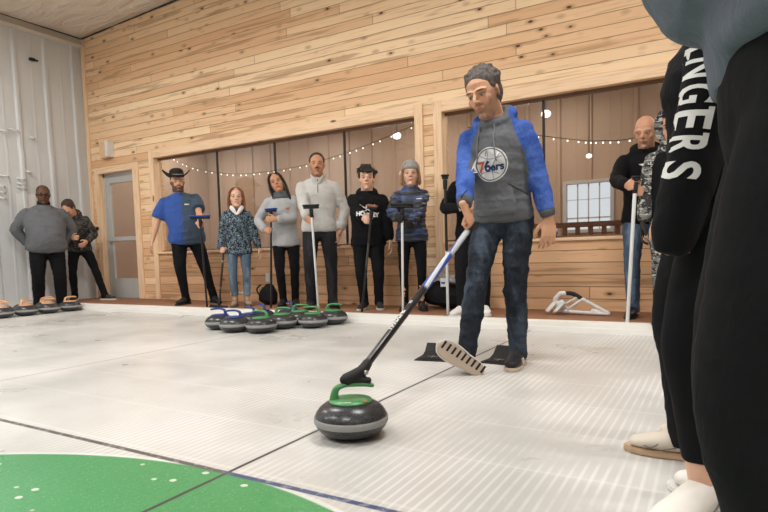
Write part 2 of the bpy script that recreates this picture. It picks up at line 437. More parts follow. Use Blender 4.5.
# ceiling film
bm = bmesh.new(); nx, ny = 120, 90; grid = []
for i in range(nx + 1):
    row = []
    for j in range(ny + 1):
        x = XL - .1 + (6.6 - XL) * i / nx; y = -9 + (YB + 9) * j / ny
        z = 4.345 + .034 * (min(x, 1) - XL) + .02 * mnoise.noise(V(x * 1.1, y * .9, 0)) * (1 if j < ny else 0)
        row.append(bm.verts.new((x, y, z)))
    grid.append(row)
for i in range(nx):
    for j in range(ny): bm.faces.new((grid[i][j], grid[i + 1][j], grid[i + 1][j + 1], grid[i][j + 1]))
o = bm_obj('ceiling', bm, M_film, smooth=True); tag(o, kind='structure'); md = o.modifiers.new('s', 'SOLIDIFY'); md.thickness = .03; md.offset = -1
# dark joint between ceiling film and back wall
bm = bmesh.new(); cy_ = [V(x, YB - .012, 4.325 + .034 * (min(x, 1) - XL) + .012 * mnoise.noise(V(x * 3, 0, 0))) for x in np.arange(XL, 6.4, .12)]
tube(bm, cy_, [.02] * len(cy_), ref=(0, 1, 0), n=6, sub=1); tag(bm_obj('trim_22', bm, M_dark), kind='structure')
# other walls, behind and beside the camera
bm = bmesh.new(); box(bm, XL, 6.6, -9.15, -9, -.1, 4.95); tag(bm_obj('wall_front', bm, M_tan), kind='structure')
bm = bmesh.new(); box(bm, 6.5, 6.65, -9, YB + .1, -.1, 4.95); tag(bm_obj('wall_right', bm, M_tan), kind='structure')

# viewing room behind the glass
RYB = 8.5
bm = bmesh.new(); box(bm, XL, 4, YB + .15, RYB + .2, -.1, .08); tag(bm_obj('floor_viewing_room', bm, M_deck), kind='structure')
bm = bmesh.new(); box(bm, XL, 4, YB + .15, RYB + .2, 3.0, 3.1); tag(bm_obj('ceiling_viewing_room', bm, M_film), kind='structure')
wz = (.96, 1.60); wx_ = (-1.87, -1.28)
for nm, a, b, z0, z1 in (('wall_viewing_room_a', XL, wx_[0], .08, 3.0), ('wall_viewing_room_b', wx_[1], 4, .08, 3.0), ('wall_viewing_room_c', wx_[0], wx_[1], .08, wz[0]), ('wall_viewing_room_d', wx_[0], wx_[1], wz[1], 3.0)):
    tag(ribbed(nm, (a, RYB, 0), (b, RYB, 0), z0, z1, .45, .03, M_tan, flip=-1, off=.1), kind='structure')
for nm, xx in (('wall_viewing_room_left', XL - .1), ('wall_viewing_room_right', 4)):
    bm = bmesh.new(); box(bm, xx, xx + .1, YB + .15, RYB + .2, -.1, 3.1); tag(bm_obj(nm, bm, M_tan), kind='structure')
root = empty('window_3', ((wx_[0] + wx_[1]) / 2, RYB, wz[0])); tag(root, kind='structure')
hw = (wx_[1] - wx_[0]) / 2; hh = wz[1] - wz[0]
bm = bmesh.new()
for b_ in ((-hw - .05, -hw, -.05, hh + .05), (hw, hw + .05, -.05, hh + .05), (-hw, hw, -.05, 0), (-hw, hw, hh, hh + .05)): box(bm, b_[0], b_[1], -.05, .05, b_[2], b_[3])
bm_obj('window_frame', bm, M_alu, root, bevel=.004)
bm = bmesh.new()
for i in (1, 2, 3): box(bm, -hw + i * hw / 2 - .008, -hw + i * hw / 2 + .008, -.01, .01, 0, hh)
for zz, th in ((.16, .02), (.42, .008)): box(bm, -hw, hw, -.01, .01, zz - th / 2, zz + th / 2)
bm_obj('muntin', bm, M_alu, root)
ts = NT('daylight_pane', .3); ts.b.inputs['Base Color'].default_value = (0, 0, 0, 1)
ts.b.inputs['Emission Color'].default_value = (.93, .96, 1, 1); ts.b.inputs['Emission Strength'].default_value = 1.0
bm = bmesh.new(); box(bm, -hw, hw, .03, .04, 0, hh); bm_obj('pane', bm, ts.m, root)
# railing behind the glass
root = empty('railing', (0, 6.9, .08)); tag(root, 'brown wooden railing with slats seen through the right window', 'railing')
M_brn = plain('brown_wood', lin(112, 74, 50), .5)
bm = bmesh.new(); box(bm, -2.3, -.2, -.03, .03, .86, .92); bm_obj('top_rail', bm, M_brn, root, bevel=.005)
bm = bmesh.new(); box(bm, -2.3, -.2, -.02, .02, .62, .66); bm_obj('bottom_rail', bm, M_brn, root)
for i in range(15):
    x = -2.27 + i * .145; bm = bmesh.new(); box(bm, x - .025, x + .025, -.015, .015, .0 if i % 7 == 0 else .66, .86); bm_obj('baluster', bm, M_brn, root)
# strings of lights behind the glass
te = NT('bulb', .3); te.b.inputs['Emission Color'].default_value = (1, .93, .82, 1); te.b.inputs['Emission Strength'].default_value = 2.5
te.b.inputs['Base Color'].default_value = (.8, .8, .8, 1)
def string(pts, nb, label):
    root = empty('string_lights', (0, 6.3, 2)); tag(root, label, 'string lights')
    P = catmull([np.array(p, float) - np.array([0, 6.3, 2.]) for p in pts], 12); P = [Vector(p) for p in P]
    bm = bmesh.new(); tube(bm, P, [.004] * len(P), n=6, sub=1, ref=(0, 1, 0)); bm_obj('wire', bm, M_dark, root)
    for i in range(nb):
        q = P[int((i + .5) / nb * (len(P) - 1))]; bm = bmesh.new(); ell(bm, q - V(0, 0, .02), (.0085, .0085, .011), seg=8); bm_obj('bulb', bm, te.m, root, smooth=True)
string([(-7.5, 6.3, 2.30), (-6.99, 6.3, 2.09), (-6.26, 6.3, 1.935), (-5.63, 6.3, 1.90), (-4.95, 6.3, 1.92), (-4.28, 6.3, 2.0), (-3.67, 6.3, 2.12), (-3.0, 6.3, 2.28)], 34, 'drooping string of small warm bulbs behind the left window')
string([(-2.5, 6.3, 2.12), (-1.9, 6.3, 1.98), (-1.3, 6.3, 1.835), (-1.05, 6.3, 1.795), (-.68, 6.3, 1.79), (.2, 6.3, 1.95)], 20, 'drooping string of small warm bulbs behind the right window')
# glowing globes added to stand in for light reflections in the glass
def globe(px, py, y, r, label):
    p = on_y(px, py, y); root = empty('globe_reflection', p); tag(root, label, 'reflection')
    bm = bmesh.new(); ell(bm, (0, 0, 0), (r, r, r * .75), seg=16); bm_obj('reflection_glow', bm, te.m, root, smooth=True)
    bm = bmesh.new(); cyl(bm, (0, 0, r * .7), (0, 0, 3.0 - p.z), .006); bm_obj('cord', bm, M_dark, root)  # cord added only to hang the reflection stand-in
globe(397, 136, 7.3, .06, 'round glowing stand-in for a light reflection in the left window')
globe(546, 114, 7.3, .06, 'bright glowing stand-in for a light reflection high in the right window')
globe(589, 156, 7.3, .035, 'small glowing stand-in for a light reflection above the daylight window')

# ceiling lamps of the hall
tl = NT('lamp_diffuser', .4); tl.b.inputs['Emission Color'].default_value = (1, .97, .92, 1); tl.b.inputs['Emission Strength'].default_value = 12
def lamp(x, y, z, energy, label):
    root = empty('ceiling_light', (x, y, z)); tag(root, label, 'light', 'ceiling lights over the ice')
    bm = bmesh.new(); box(bm, -.65, .65, -.17, .17, .0, .06); bm_obj('housing', bm, M_white, root, bevel=.01)
    bm = bmesh.new(); box(bm, -.6, .6, -.14, .14, -.012, -.001); bm_obj('diffuser', bm, tl.m, root)
    for s in (-.5, .5):
        bm = bmesh.new(); cyl(bm, (s, 0, .06), (s, 0, 4.34 + .034 * (min(x, 1) - XL) - z), .005); bm_obj('hanger', bm, M_dark, root)
    d = bpy.data.lights.new('lamp_glow', 'AREA'); d.shape = 'RECTANGLE'; d.size = 1.2; d.size_y = .3; d.energy = energy; d.color = (1, .99, .97)
    lo = bpy.data.objects.new('lamp_glow', d); COL.objects.link(lo); lo.parent = root; lo.location = (0, 0, -.02)
LE = 68
for x, y in ((-7.4, 2.6), (-4.0, 2.6), (-.6, 2.6), (-7.4, -1.2), (-4.0, -1.2), (-.6, -1.2), (2.8, 2.6), (2.8, -1.2)):
    lamp(x, y, 4.08, LE, 'long white ceiling light hung over the ice')
def room_light(x, y, e):
    d = bpy.data.lights.new('viewing_room_light', 'AREA'); d.size = .8; d.energy = e; d.color = (1, .90, .80)
    lo = bpy.data.objects.new('viewing_room_light', d); COL.objects.link(lo); lo.location = (x, y, 2.9)
for x in (-8.2, -6, -4, -2, .5): room_light(x, 7.3, 34)
w_ = bpy.data.worlds.new('world'); SC.world = w_; w_.use_nodes = True; w_.node_tree.nodes['Background'].inputs[0].default_value = (.8, .85, .95, 1); w_.node_tree.nodes['Background'].inputs[1].default_value = .3

# ------------------------------------------------------------------ small fittings
root = empty('emergency_light', (-8.5, YB + .004, 2.47)); tag(root, 'small cream box fixed on the pine wall above the door', 'box')
bm = bmesh.new(); box(bm, -.12, .06, -.10, 0, -.13, .12); bm_obj('housing', bm, plain('cream_box', lin(226, 190, 150), .6), root, bevel=.008)
bm = bmesh.new(); box(bm, .06, .13, -.12, 0, -.12, .13); bm_obj('cover', bm, M_white, root, bevel=.008)
root = empty('wall_socket', (-5.25, YB, .415)); tag(root, 'white electrical outlet plate on the boards beneath the left window', 'outlet')
bm = bmesh.new(); box(bm, -.037, .037, -.008, 0, -.06, .06); bm_obj('plate', bm, M_white, root, bevel=.003)
for s in (-.025, .025):
    bm = bmesh.new(); box(bm, -.017, .017, -.011, -.008, s - .014, s + .014); bm_obj('socket', bm, M_white, root, bevel=.002)
p = on_x(26, 204, XL); root = empty('paper_notice', (XL - .003, 4.85, 1.58)); tag(root, 'white paper notice on the ribbed steel wall behind the man in sunglasses', 'paper')
bm = bmesh.new(); box(bm, 0, .004, -.14, .14, -.16, .16); bm_obj('sheet', bm, plain('paper', lin(232, 232, 230), .8, var=.03), root)
def bracket(px, py, w, lab):
    q = on_x(px, py, XL + .0); root = empty('wall_hook', (XL - .01, q.y, q.z)); tag(root, lab, 'hook', 'hooks on the steel wall')
    bm = bmesh.new(); tube(bm, [V(0, -w, .012), V(.05, -w * .6, 0), V(.055, w * .6, -.006), V(0, w, -.012)], [.011] * 4, ref=(0, 0, 1), n=8); bm_obj('hook', bm, M_white, root, smooth=True)
hooks = [(4, 131, .06), (13, 130, .07), (32, 138, .035), (4, 176, .06), (28, 172, .03), (21, 179, .05), (21, 184, .05), (22, 188, .05), (1, 186, .05), (1, 192, .05), (2, 198, .05)]
names = ['topmost and leftmost white hook on the ribbed steel wall', 'wide white hook high on the steel wall beside the leftmost one', 'short white hook high on the steel wall, rightmost of the upper row', 'white hook at the left edge midway down the steel wall',
         'single small white hook just left of the sunglasses man\'s head', 'top hook of three stacked beside the sunglasses man', 'middle hook of three stacked beside the sunglasses man', 'bottom hook of three stacked beside the sunglasses man',
         'top hook of three stacked at the left edge of view', 'middle hook of three stacked at the left edge of view', 'bottom hook of three stacked at the left edge of view']
for (a, b, c_), nmn in zip(hooks, names): bracket(a, b, c_, nmn)
q = on_x(33, 60, XL); root = empty('dark_bracket', (XL - .01, q.y, q.z)); tag(root, 'small dark fixing high on the steel wall under the ceiling', 'bracket')
bm = bmesh.new(); box(bm, 0, .05, -.06, .02, -.02, .02); box(bm, 0, .03, .02, .07, -.01, .015); bm_obj('clip', bm, M_dark, root, bevel=.004)

# ------------------------------------------------------------------ curling stones
t = NT('granite', .28, .5); c = t.coord()
sp = t.noise(c, 260, 3, .7); sp2 = t.voro(c, 120)
col = t.mix(t.ss(sp, .45, .62), (.010, .011, .014), (.085, .09, .095)); col = t.mix(t.ss(sp2, .12, .05, 0, 1), col, (.28, .28, .27))
t.color(col); M_granite = t.m
t = NT('granite_band', .7, .3); c = t.coord(); t.color(t.mix(t.noise(c, 220, 3, .7), lin(118, 120, 120), lin(182, 182, 180))); M_band = t.m
def hmat(nm, col):
    t = NT(nm, .3, .5); c = t.coord(); t.color(t.mix(t.ss(t.noise(c, 55, 4, .7), .66, .72), col, mul(col, .35))); return t.m
HM = {'green': hmat('handle_green', lin(80, 146, 92)), 'blue': hmat('handle_blue', lin(38, 62, 130)), 'tan': hmat('handle_tan', lin(226, 176, 132))}
ZS_ = 1.2
def handle_bm():
    bm = bmesh.new()
    lathe(bm, [(0, .112), (.083, .112), (.086, .116), (.084, .121), (.05, .127), (0, .13)], 36)
    P = [V(-.062, 0, .118), V(-.062, 0, .142), V(-.052, 0, .166), V(-.022, 0, .178), V(.02, 0, .18), V(.062, 0, .178), V(.088, 0, .172)]
    P = [p + V(0, 0, .112 * (ZS_ - 1)) for p in P]
    for v in bm.verts: v.co.z += .112 * (ZS_ - 1)
    tube(bm, P, [(.016, .022), (.013, .016), (.013, .013), (.014, .010), (.016, .010), (.015, .010), (.011, .008)], ref=(0, 1, 0), n=12, sub=4, cap=.8)
    return bm
stone_proto = {}
def stone(kind, loc, rz, label, group=None):
    root = empty('curling_stone', loc, rz); tag(root, label, 'curling stone', group)
    if kind in stone_proto:
        for c in stone_proto[kind]:
            d = c.copy(); COL.objects.link(d); d.parent = root
        return root
    out = []
    bm = bmesh.new()
    lathe(bm, [(0, .004), (.055, .004), (.062, 0), (.068, 0), (.075, .006), (.10, .010), (.124, .022), (.137, .036), (.1425, .046), (.144, .050), (.1445, .057), (.144, .064), (.1425, .068), (.137, .079), (.124, .094), (.105, .106), (.085, .1125), (0, .1125)], 48, M=Matrix.Diagonal((1, 1, ZS_, 1)))
    out.append(bm_obj('stone_body', bm, M_granite, root, smooth=True))
    bm = bmesh.new(); lathe(bm, [(.1425, .046), (.1452, .049), (.1458, .057), (.1452, .065), (.1425, .068)], 48, M=Matrix.Diagonal((1, 1, ZS_, 1))); out.append(bm_obj('striking_band', bm, M_band, root, smooth=True))
    out.append(bm_obj('handle', handle_bm(), HM[kind], root, smooth=True))
    stone_proto[kind] = out
    return root
main = stone('green', (-1.235, 1.835, 0), math.radians(35), 'green-handled granite curling stone alone on the ice, under the delivery stick')
bm = bmesh.new(); ell(bm, (.055, -.058, .1245 + .0224), (.008, .008, .003), seg=12); bm_obj('dial', bm, plain('orange_dial', lin(220, 120, 80), .4), main, smooth=True)
bm = bmesh.new(); box(bm, -.03, .0, -.072, -.066, .1225 + .0224, .1255 + .0224); bm_obj('marking', bm, M_white, main)
cl = [['blue', -4.22, 4.06, 200], ['blue', -3.95, 3.95, 195], ['green', -3.66, 3.99, 190], ['green', -3.66, 4.30, 10], ['blue', -4.05, 4.30, 170], ['green', -3.72, 4.60, 30], ['blue', -4.02, 4.62, 160],
      ['green', -3.40, 4.47, 200], ['blue', -3.98, 4.74, 150], ['green', -3.37, 4.78, 25]]
for it in range(60):
    for i in range(len(cl)):
        for j in range(i):
            a, b = cl[i], cl[j]; dx, dy = a[1] - b[1], a[2] - b[2]; d = math.hypot(dx, dy)
            if d < .296:
                s = (.297 - d) / 2 / (d + 1e-6); a[1] += dx * s; a[2] += dy * s; b[1] -= dx * s; b[2] -= dy * s
        cl[i][2] = min(cl[i][2], 4.74)
cn = ['blue-handled stone at the front left end of the stone cluster', 'blue-handled stone second from the left in the front of the cluster', 'green-handled stone nearest the camera in the cluster', 'green-handled stone just behind the nearest green one',
      'blue-handled stone in the second row of the cluster, left side', 'green-handled stone in the middle of the back row of the cluster', 'blue-handled stone behind, left of the middle green-handled one',
      'green-handled stone on the right side of the cluster, nearer the camera', 'blue-handled stone at the very back of the cluster', 'green-handled stone at the far right back corner of the cluster']
for (kd, x, y, r), nmn in zip(cl, cn): stone(kd, (x, y, 0), math.radians(r), nmn, 'cluster of curling stones in front of the deck')
for i in range(5):
    nm = ['leftmost, cut by the photo edge', 'second from the left', 'third from the left', 'fourth from the left', 'rightmost, next to the deck'][i]
    stone('tan', (-7.97, 3.56 + .302 * i, 0), math.radians([10, 60, 100, 40, 80][i]), 'tan-handled stone, front row by the steel wall, ' + nm, 'tan-handled stones by the steel wall')
for i in range(4):
    nm = ['farthest left', 'second from the left', 'third from the left', 'rightmost'][i]
    stone('tan', (-8.27, 3.70 + .302 * i, 0), math.radians([80, 20, 120, 70][i]), 'tan-handled stone in the back row by the steel wall, ' + nm, 'tan-handled stones by the steel wall')

# ------------------------------------------------------------------ hacks, tissue box, crutch, bags
def hack(loc, rz, label):
    root = empty('foot_hack', loc, rz); tag(root, label, 'hack')
    bm = bmesh.new(); prism(bm, [(-.11, 0), (.11, 0), (.11, .006), (-.11, .006)], -.13, .11); bm_obj('base_plate', bm, M_black, root, bevel=.002)
    bm = bmesh.new(); R90 = Matrix.Rotation(PI / 2, 4, 'Z')
    prism(bm, [(-.10, .006), (.10, .006), (.09, .085), (.075, .088), (.02, .04), (-.05, .015), (-.10, .010)], -.08, .08, M=R90); bm_obj('foothold', bm, M_black, root, bevel=.006)
    bm = bmesh.new(); box(bm, -.035, .035, -.066, -.062, .02, .023); box(bm, -.003, .003, -.09, -.04, .018, .022); bm_obj('stripe', bm, plain('grey_mark', (.25, .25, .26)), root)
hack((-1.62, 3.44, 0), .15, 'black rubber foot hold on the ice to the left of the center line')
hack((-1.17, 3.50, 0), -.1, 'black rubber foot hold behind the standing man\'s right shoe')
root = empty('tissue_box', (-1.46, YB + .03, ZS + .012), .3); tag(root, 'tissue box printed blue and white on the sill of the right window', 'tissue box')
t = NT('tissue_carton', .6); c = t.coord(); t.color(t.mix(t.ss(t.noise(c, 32, 2, .5, 1), .52, .56), lin(190, 192, 196), lin(48, 62, 104)))
bm = bmesh.new(); box(bm, -.055, .055, -.045, .045, 0, .095); bm_obj('carton', bm, t.m, root, bevel=.002)
bm = bmesh.new(); 
tube(bm, [V(0, 0, .09), V(.004, 0, .12), V(0, .004, .15), V(.012, 0, .18)], [(.045, .02), (.040, .018), (.022, .012), (.004, .004)], n=16, sub=4); mt = voxel(bm, .004, 2); folds(mt, .006, 3, 120); link('tissue', mt, M_white, root)
# white stabilizer lying on the deck (side profile cut from thick plastic)
root = empty('delivery_stabilizer', (-1.13, 5.50, .08), math.radians(-4)); tag(root, 'white plastic delivery stabilizer with a black grip lying on the deck', 'stabilizer')
def frame_strip(bm, pts, w, th):
    for a, b in zip(pts, pts[1:]): tube(bm, [V(a[0], 0, a[1]), V(b[0], 0, b[1])], [(w, th), (w, th)], ref=V(-(b[1] - a[1]), 0, b[0] - a[0]), n=12, sub=1, cap=.3)
bm = bmesh.new()
frame_strip(bm, [(-.17, .03), (.30, .02)], .018, .02); frame_strip(bm, [(.30, .02), (.06, .15), (-.02, .19)], .016, .02); frame_strip(bm, [(.05, .14), (-.08, .05)], .014, .018)
frame_strip(bm, [(.02, .17), (-.10, .10)], .011, .016); frame_strip(bm, [(-.17, .03), (-.20, .14), (-.15, .20), (-.09, .20)], .022, .022); frame_strip(bm, [(-.12, .05), (-.16, .12)], .045, .02)
frame_strip(bm, [(.14, .045), (.2, .03)], .022, .018)
link('frame', voxel(bm, .006, 3), M_white, root)
bm = bmesh.new(); tube(bm, [V(-.10, 0, .203), V(-.03, 0, .197), V(.05, 0, .155)], [.019, .021, .019], ref=(0, 1, 0), n=14, sub=4); bm_obj('grip', bm, M_black, root, smooth=True)
for i, (x, y) in enumerate(((-.25, -.05), (-.16, -.10))):
    bm = bmesh.new(); tube(bm, [V(x + .05, y * .2, .11), V(x - .01, y, .03)], [(.035, .014), (.04, .016)], ref=(.6, 0, .5), n=14, sub=2); bm_obj('foot', bm, M_white, root, smooth=True)
# bags on the deck
root = empty('duffel_bag', (-2.43, 5.70, .08), .05); tag(root, 'large black bag slumped on the deck beside the woman in the beanie', 'bag')
bm = bmesh.new(); tube(bm, [V(-.30, 0, .16), V(-.1, 0, .17), V(.12, .0, .15), V(.30, 0, .12)], [(.13, .12), (.17, .16), (.16, .15), (.12, .11)], ref=(0, 1, 0), n=20, sub=4); mb = voxel(bm, .012, 3)
co = getco(mb); co[:, 2] = np.maximum(co[:, 2], .0); setco(mb, co); folds(mb, .02, 5, 18); link('bag_body', mb, fabric('bag_black', (.012, .012, .014)), root)
bm = bmesh.new(); tube(bm, [V(-.15, -.13, .2), V(-.05, -.16, .28), V(.08, -.16, .27), V(.15, -.13, .19)], [.010] * 4, ref=(0, 1, 0), n=8, sub=5); bm_obj('strap', bm, M_black, root, smooth=True)
root = empty('plastic_bag', (-2.45, 5.60, .425), .1); tag(root, 'crumpled clear plastic bag with a blue print lying on the black bag', 'plastic bag')
t = NT('clear_film', .15, .6); t.b.inputs['Transmission Weight'].default_value = .35; t.color(t.mix(t.noise(t.coord(), 30, 3), (.35, .34, .33), (.75, .75, .74))); 
bm = bmesh.new(); ell(bm, (-.06, 0, -.0), (.10, .07, .05)); ell(bm, (.07, 0, -.02), (.09, .07, .055)); mb = voxel(bm, .008, 2); folds(mb, .03, 8, 60); link('film', mb, t.m, root)
bm = bmesh.new(); box(bm, -.075, -.01, -.09, -.085, -.09, .0); bm_obj('label', bm, M_white, root); bm = bmesh.new(); box(bm, -.065, -.025, -.094, -.09, -.06, -.04); bm_obj('print', bm, plain('blue_print', lin(40, 80, 170)), root)
root = empty('backpack', (-5.0, 5.62, .08)); tag(root, 'small black backpack on the deck between the girl and the woman in grey', 'bag')
bm = bmesh.new(); tube(bm, [V(-.02, 0, .05), V(0, 0, .15), V(0.02, 0, .24)], [(.14, .10), (.13, .10), (.07, .06)], n=20, sub=4); mb = voxel(bm, .012, 3); folds(mb, .015, 9, 25); link('bag_body', mb, fabric('pack_black', (.014, .014, .016)), root)
bm = bmesh.new(); tube(bm, [V(-.09, -.06, .1), V(-.11, -.10, .2), V(-.05, -.09, .26)], [.01] * 3, n=8, sub=4); bm_obj('strap', bm, M_black, root, smooth=True)
# ------------------------------------------------------------------ people
def skin_mat(name, skin, hair=(.03, .02, .015), beard=0.0, brow=1.0, lips=None, specs=0, stache=0.0):
    """skin with face detail keyed on the head's own coordinates (attribute hl, metres from the head centre)"""
    t = NT(name, .5, .35); hl = t.attr('hl'); x, y, z = t.sep(hl)
    ax = t.math('ABSOLUTE', x)
    c = t.coord(); n = t.noise(c, 40, 3)
    col = t.mix(n, mul(skin, .9), mul(skin, 1.08))
    front = t.math('LESS_THAN', y, -.035)
    def ellm(cx, cz, rx, rz, soft=.15, a=ax):
        u = t.math('DIVIDE', t.math('SUBTRACT', a, cx), rx); v = t.math('DIVIDE', t.math('SUBTRACT', z, cz), rz)
        d = t.math('SQRT', t.math('ADD', t.math('MULTIPLY', u, u), t.math('MULTIPLY', v, v)))
        return t.math('MULTIPLY', t.ss(d, 1 - soft, 1 + soft, 1, 0), front)
    # cheeks and nose a little redder
    col = t.mix(t.math('MULTIPLY', ellm(.036, -.026, .03, .022, .6), .25), col, mul((skin[0], skin[1] * .72, skin[2] * .70), 1))
    if beard:
        # jaw and chin
        bz = t.ss(t.math('ADD', z, t.math('MULTIPLY', t.noise(c, 120, 3), .012)), -.048, -.028, 1, 0)
        up_ = t.math('MULTIPLY', t.ss(ax, .048, .058), t.ss(z, .0, .02, 1, 0))
        st = t.math('MULTIPLY', ellm(0, -.040, .030, .009, .35), 1)
        m = t.math('MAXIMUM', t.math('MAXIMUM', bz, up_), st)
        m = t.math('MULTIPLY', m, t.ss(y, .01, .035, 1, 0)); m = t.math('MULTIPLY', m, t.ss(z, -.125, -.112))
        nb = t.ss(t.noise(c, 350, 2), .35, .6, .55, 1)
        col = t.mix(t.math('MULTIPLY', t.math('MULTIPLY', m, nb), beard), col, hair)
    if stache:
        col = t.mix(t.math('MULTIPLY', ellm(0, -.041, .031, .0085, .3), stache), col, hair)
    lp = lips or (min(1, skin[0] * .85), skin[1] * .55, skin[2] * .55)
    col = t.mix(t.math('MULTIPLY', ellm(0, -.0575, .024, .0085, .25), .75), col, lp)
    col = t.mix(ellm(0, -.0565, .021, .0014, .5), col, mul(lp, .25))
    col = t.mix(t.math('MULTIPLY', ellm(.009, -.033, .0045, .0028, .4), .8), col, mul(skin, .2))
    if not specs:
        col = t.mix(t.math('MULTIPLY', ellm(.031, .006, .0175, .0100, .35), .6), col, mul(skin, .38))
        col = t.mix(ellm(.031, .003, .0125, .0036, .15), col, (.42, .38, .35))
        col = t.mix(ellm(.031, .0032, .0055, .0040, .15), col, (.03, .018, .012))
        col = t.mix(t.math('MULTIPLY', ellm(.031, .0095, .0145, .0016, .4), .9), col, mul(hair, .5))
    bz_ = t.math('SUBTRACT', t.math('MULTIPLY', ax, .12), .0)
    col = t.mix(t.math('MULTIPLY', ellm(.033, .0285, .019, .0036, .35), brow), col, mul(hair, .8))
    t.color(col); t.b.inputs['Subsurface Weight'].default_value = 0.0
    t.bump(t.noise(c, 180, 2), .12, .002)
    return t.m
SKIN_L, SKIN_M, SKIN_D, SKIN_P = lin(214, 164, 134), lin(198, 146, 114), lin(104, 70, 50), lin(224, 178, 152)
HAIRM = {}
def hair_mat(nm, col):
    if nm in HAIRM: return HAIRM[nm]
    t = NT('hair_' + nm, .55, .4); c = t.coord(); n = t.noise(t.mp(c, (1, 1, .35)), 130, 3, .6)
    t.color(t.mix(t.ss(n, .3, .7), mul(col, .45), mul(col, 1.5))); t.bump(n, .6, .006); HAIRM[nm] = t.m; return t.m

def ik(a, b, l1, l2, pole):
    d = b - a; L = max(min(d.length, (l1 + l2) * .999), abs(l1 - l2) + .01); dn = d.normalized()
    x = (l1 * l1 - l2 * l2 + L * L) / (2 * L); h = math.sqrt(max(l1 * l1 - x * x, 0))
    p = pole - dn * pole.dot(dn)
    p = p.normalized() if p.length > 1e-4 else dn.orthogonal()
    return a + dn * x + p * h, a + dn * L
def frame_xyz(x, z, side):
    x = x.normalized(); z = (z - x * z.dot(x)).normalized()
    y = z.cross(x) * (1 if side < 0 else -1)      # thumb side; side -1 = right hand
    return x, y, z
def hand(bm, w, x, z, side, mode, k=1.0, spread=0):
    x, y, z = frame_xyz(x, z, side)
    def P(a, b, c): return w + (x * a + y * b + z * c) * k
    tube(bm, [P(-.03, 0, 0), P(0, 0, 0), P(.03, 0, 0), P(.065, -.001, .001), P(.092, -.002, 0)], [(.026 * k, .020 * k), (.027 * k, .018 * k), (.036 * k, .016 * k), (.041 * k, .0145 * k), (.038 * k, .011 * k)], ref=y, n=14, sub=3, cap=.6)
    curl = {'relaxed': (16, 26, 18), 'grip': (62, 82, 58), 'flat': (6, 8, 5), 'loose': (35, 45, 30)}[mode]
    for i, (yy, L, r) in enumerate(((.031, .070, .0088), (.0105, .079, .0090), (-.010, .073, .0086), (-.029, .058, .0078))):
        a = 0; pts = [P(.07, yy * .9, 0), P(.092, yy, .0)]; p = Vector((.092, yy, 0)); sp = (yy / .03) * (.10 + spread)
        for j, (f, cu) in enumerate(zip((.45, .30, .25), curl)):
            a += math.radians(cu + (i * 3 if mode != 'flat' else 0))
            p = p + Vector((math.cos(a), sp * math.cos(a), -math.sin(a))) * L * f
            pts.append(P(*p))
        tube(bm, pts, [r * k, r * k, r * .95 * k, r * .88 * k, r * .72 * k], ref=y, n=10, sub=3, cap=1)
    if mode == 'grip': T = [(.018, .022, -.006), (.045, .042, -.020), (.072, .040, -.046), (.090, .022, -.060)]
    else: T = [(.018, .022, -.004), (.048, .050, -.014), (.075, .060, -.024), (.098, .062, -.032)]
    tube(bm, [P(*q) for q in T], [.014 * k, .012 * k, .0105 * k, .008 * k], ref=y, n=10, sub=3, cap=1)

def face_parts(bm, M, k=1.0, jaw=1.0, fat=0.0, nose=1.0):
    f = 1 + fat
    ell(bm, (0, .014, .035), (.0755, .094, .090), M=M, seg=28)
    tube(bm, [V(0, .0, .05), V(0, -.006, .02), V(0, -.012, -.02), V(0, -.016, -.055), V(0, -.024, -.088), V(0, -.034, -.108)],
         [(.072 * f, .080), (.070 * f, .078), (.067 * f, .074), (.0610 * f * jaw, .068), (.050 * f * jaw, .056), (.034 * f * jaw, .040)], n=26, sub=4, cap=.55, M=M)
    ell(bm, (0, -.076, -.098), (.022 * f, .016, .017), M=M)
    for s in (-1, 1):
        ell(bm, (s * .040 * f, -.051, -.022), (.026 * f, .020, .026), M=M)
        ell(bm, (s * .031, -.0745, .005), (.0150, .0115, .0098), M=M, seg=14)
        tube(bm, [V(s * .010, -.0865, .027), V(s * .033, -.083, .031), V(s * .056, -.064, .024)], [.0080, .0085, .0075], n=8, sub=3, M=M)
        ell(bm, (s * (.0765 + .01 * fat), .012, .002), (.009, .019, .031), M=M, rot=Matrix.Rotation(s * .35, 3, 'Z'), seg=14)
        ell(bm, (s * .0115, -.094, -.023), (.0085, .010, .0075), M=M, seg=10)
    tube(bm, [V(0, -.080, .028), V(0, -.092, .010), V(0, -.108 * (1 + .02 * nose), -.012), V(0, -.110 * (1 + .02 * nose), -.023)], [(.0075, .008), (.0085, .009), (.0105, .010), (.012, .009)], n=10, sub=3, cap=.8, M=M)
    tube(bm, [V(-.024, -.079, -.056), V(-.010, -.0895, -.0515), V(0, -.0905, -.0525), V(.010, -.0895, -.0515), V(.024, -.079, -.056)], [.0035, .0055, .0055, .0055, .0035], n=8, sub=2, M=M)
    tube(bm, [V(-.020, -.079, -.060), V(0, -.0885, -.0635), V(.020, -.079, -.060)], [.004, .0068, .004], n=8, sub=3, M=M)

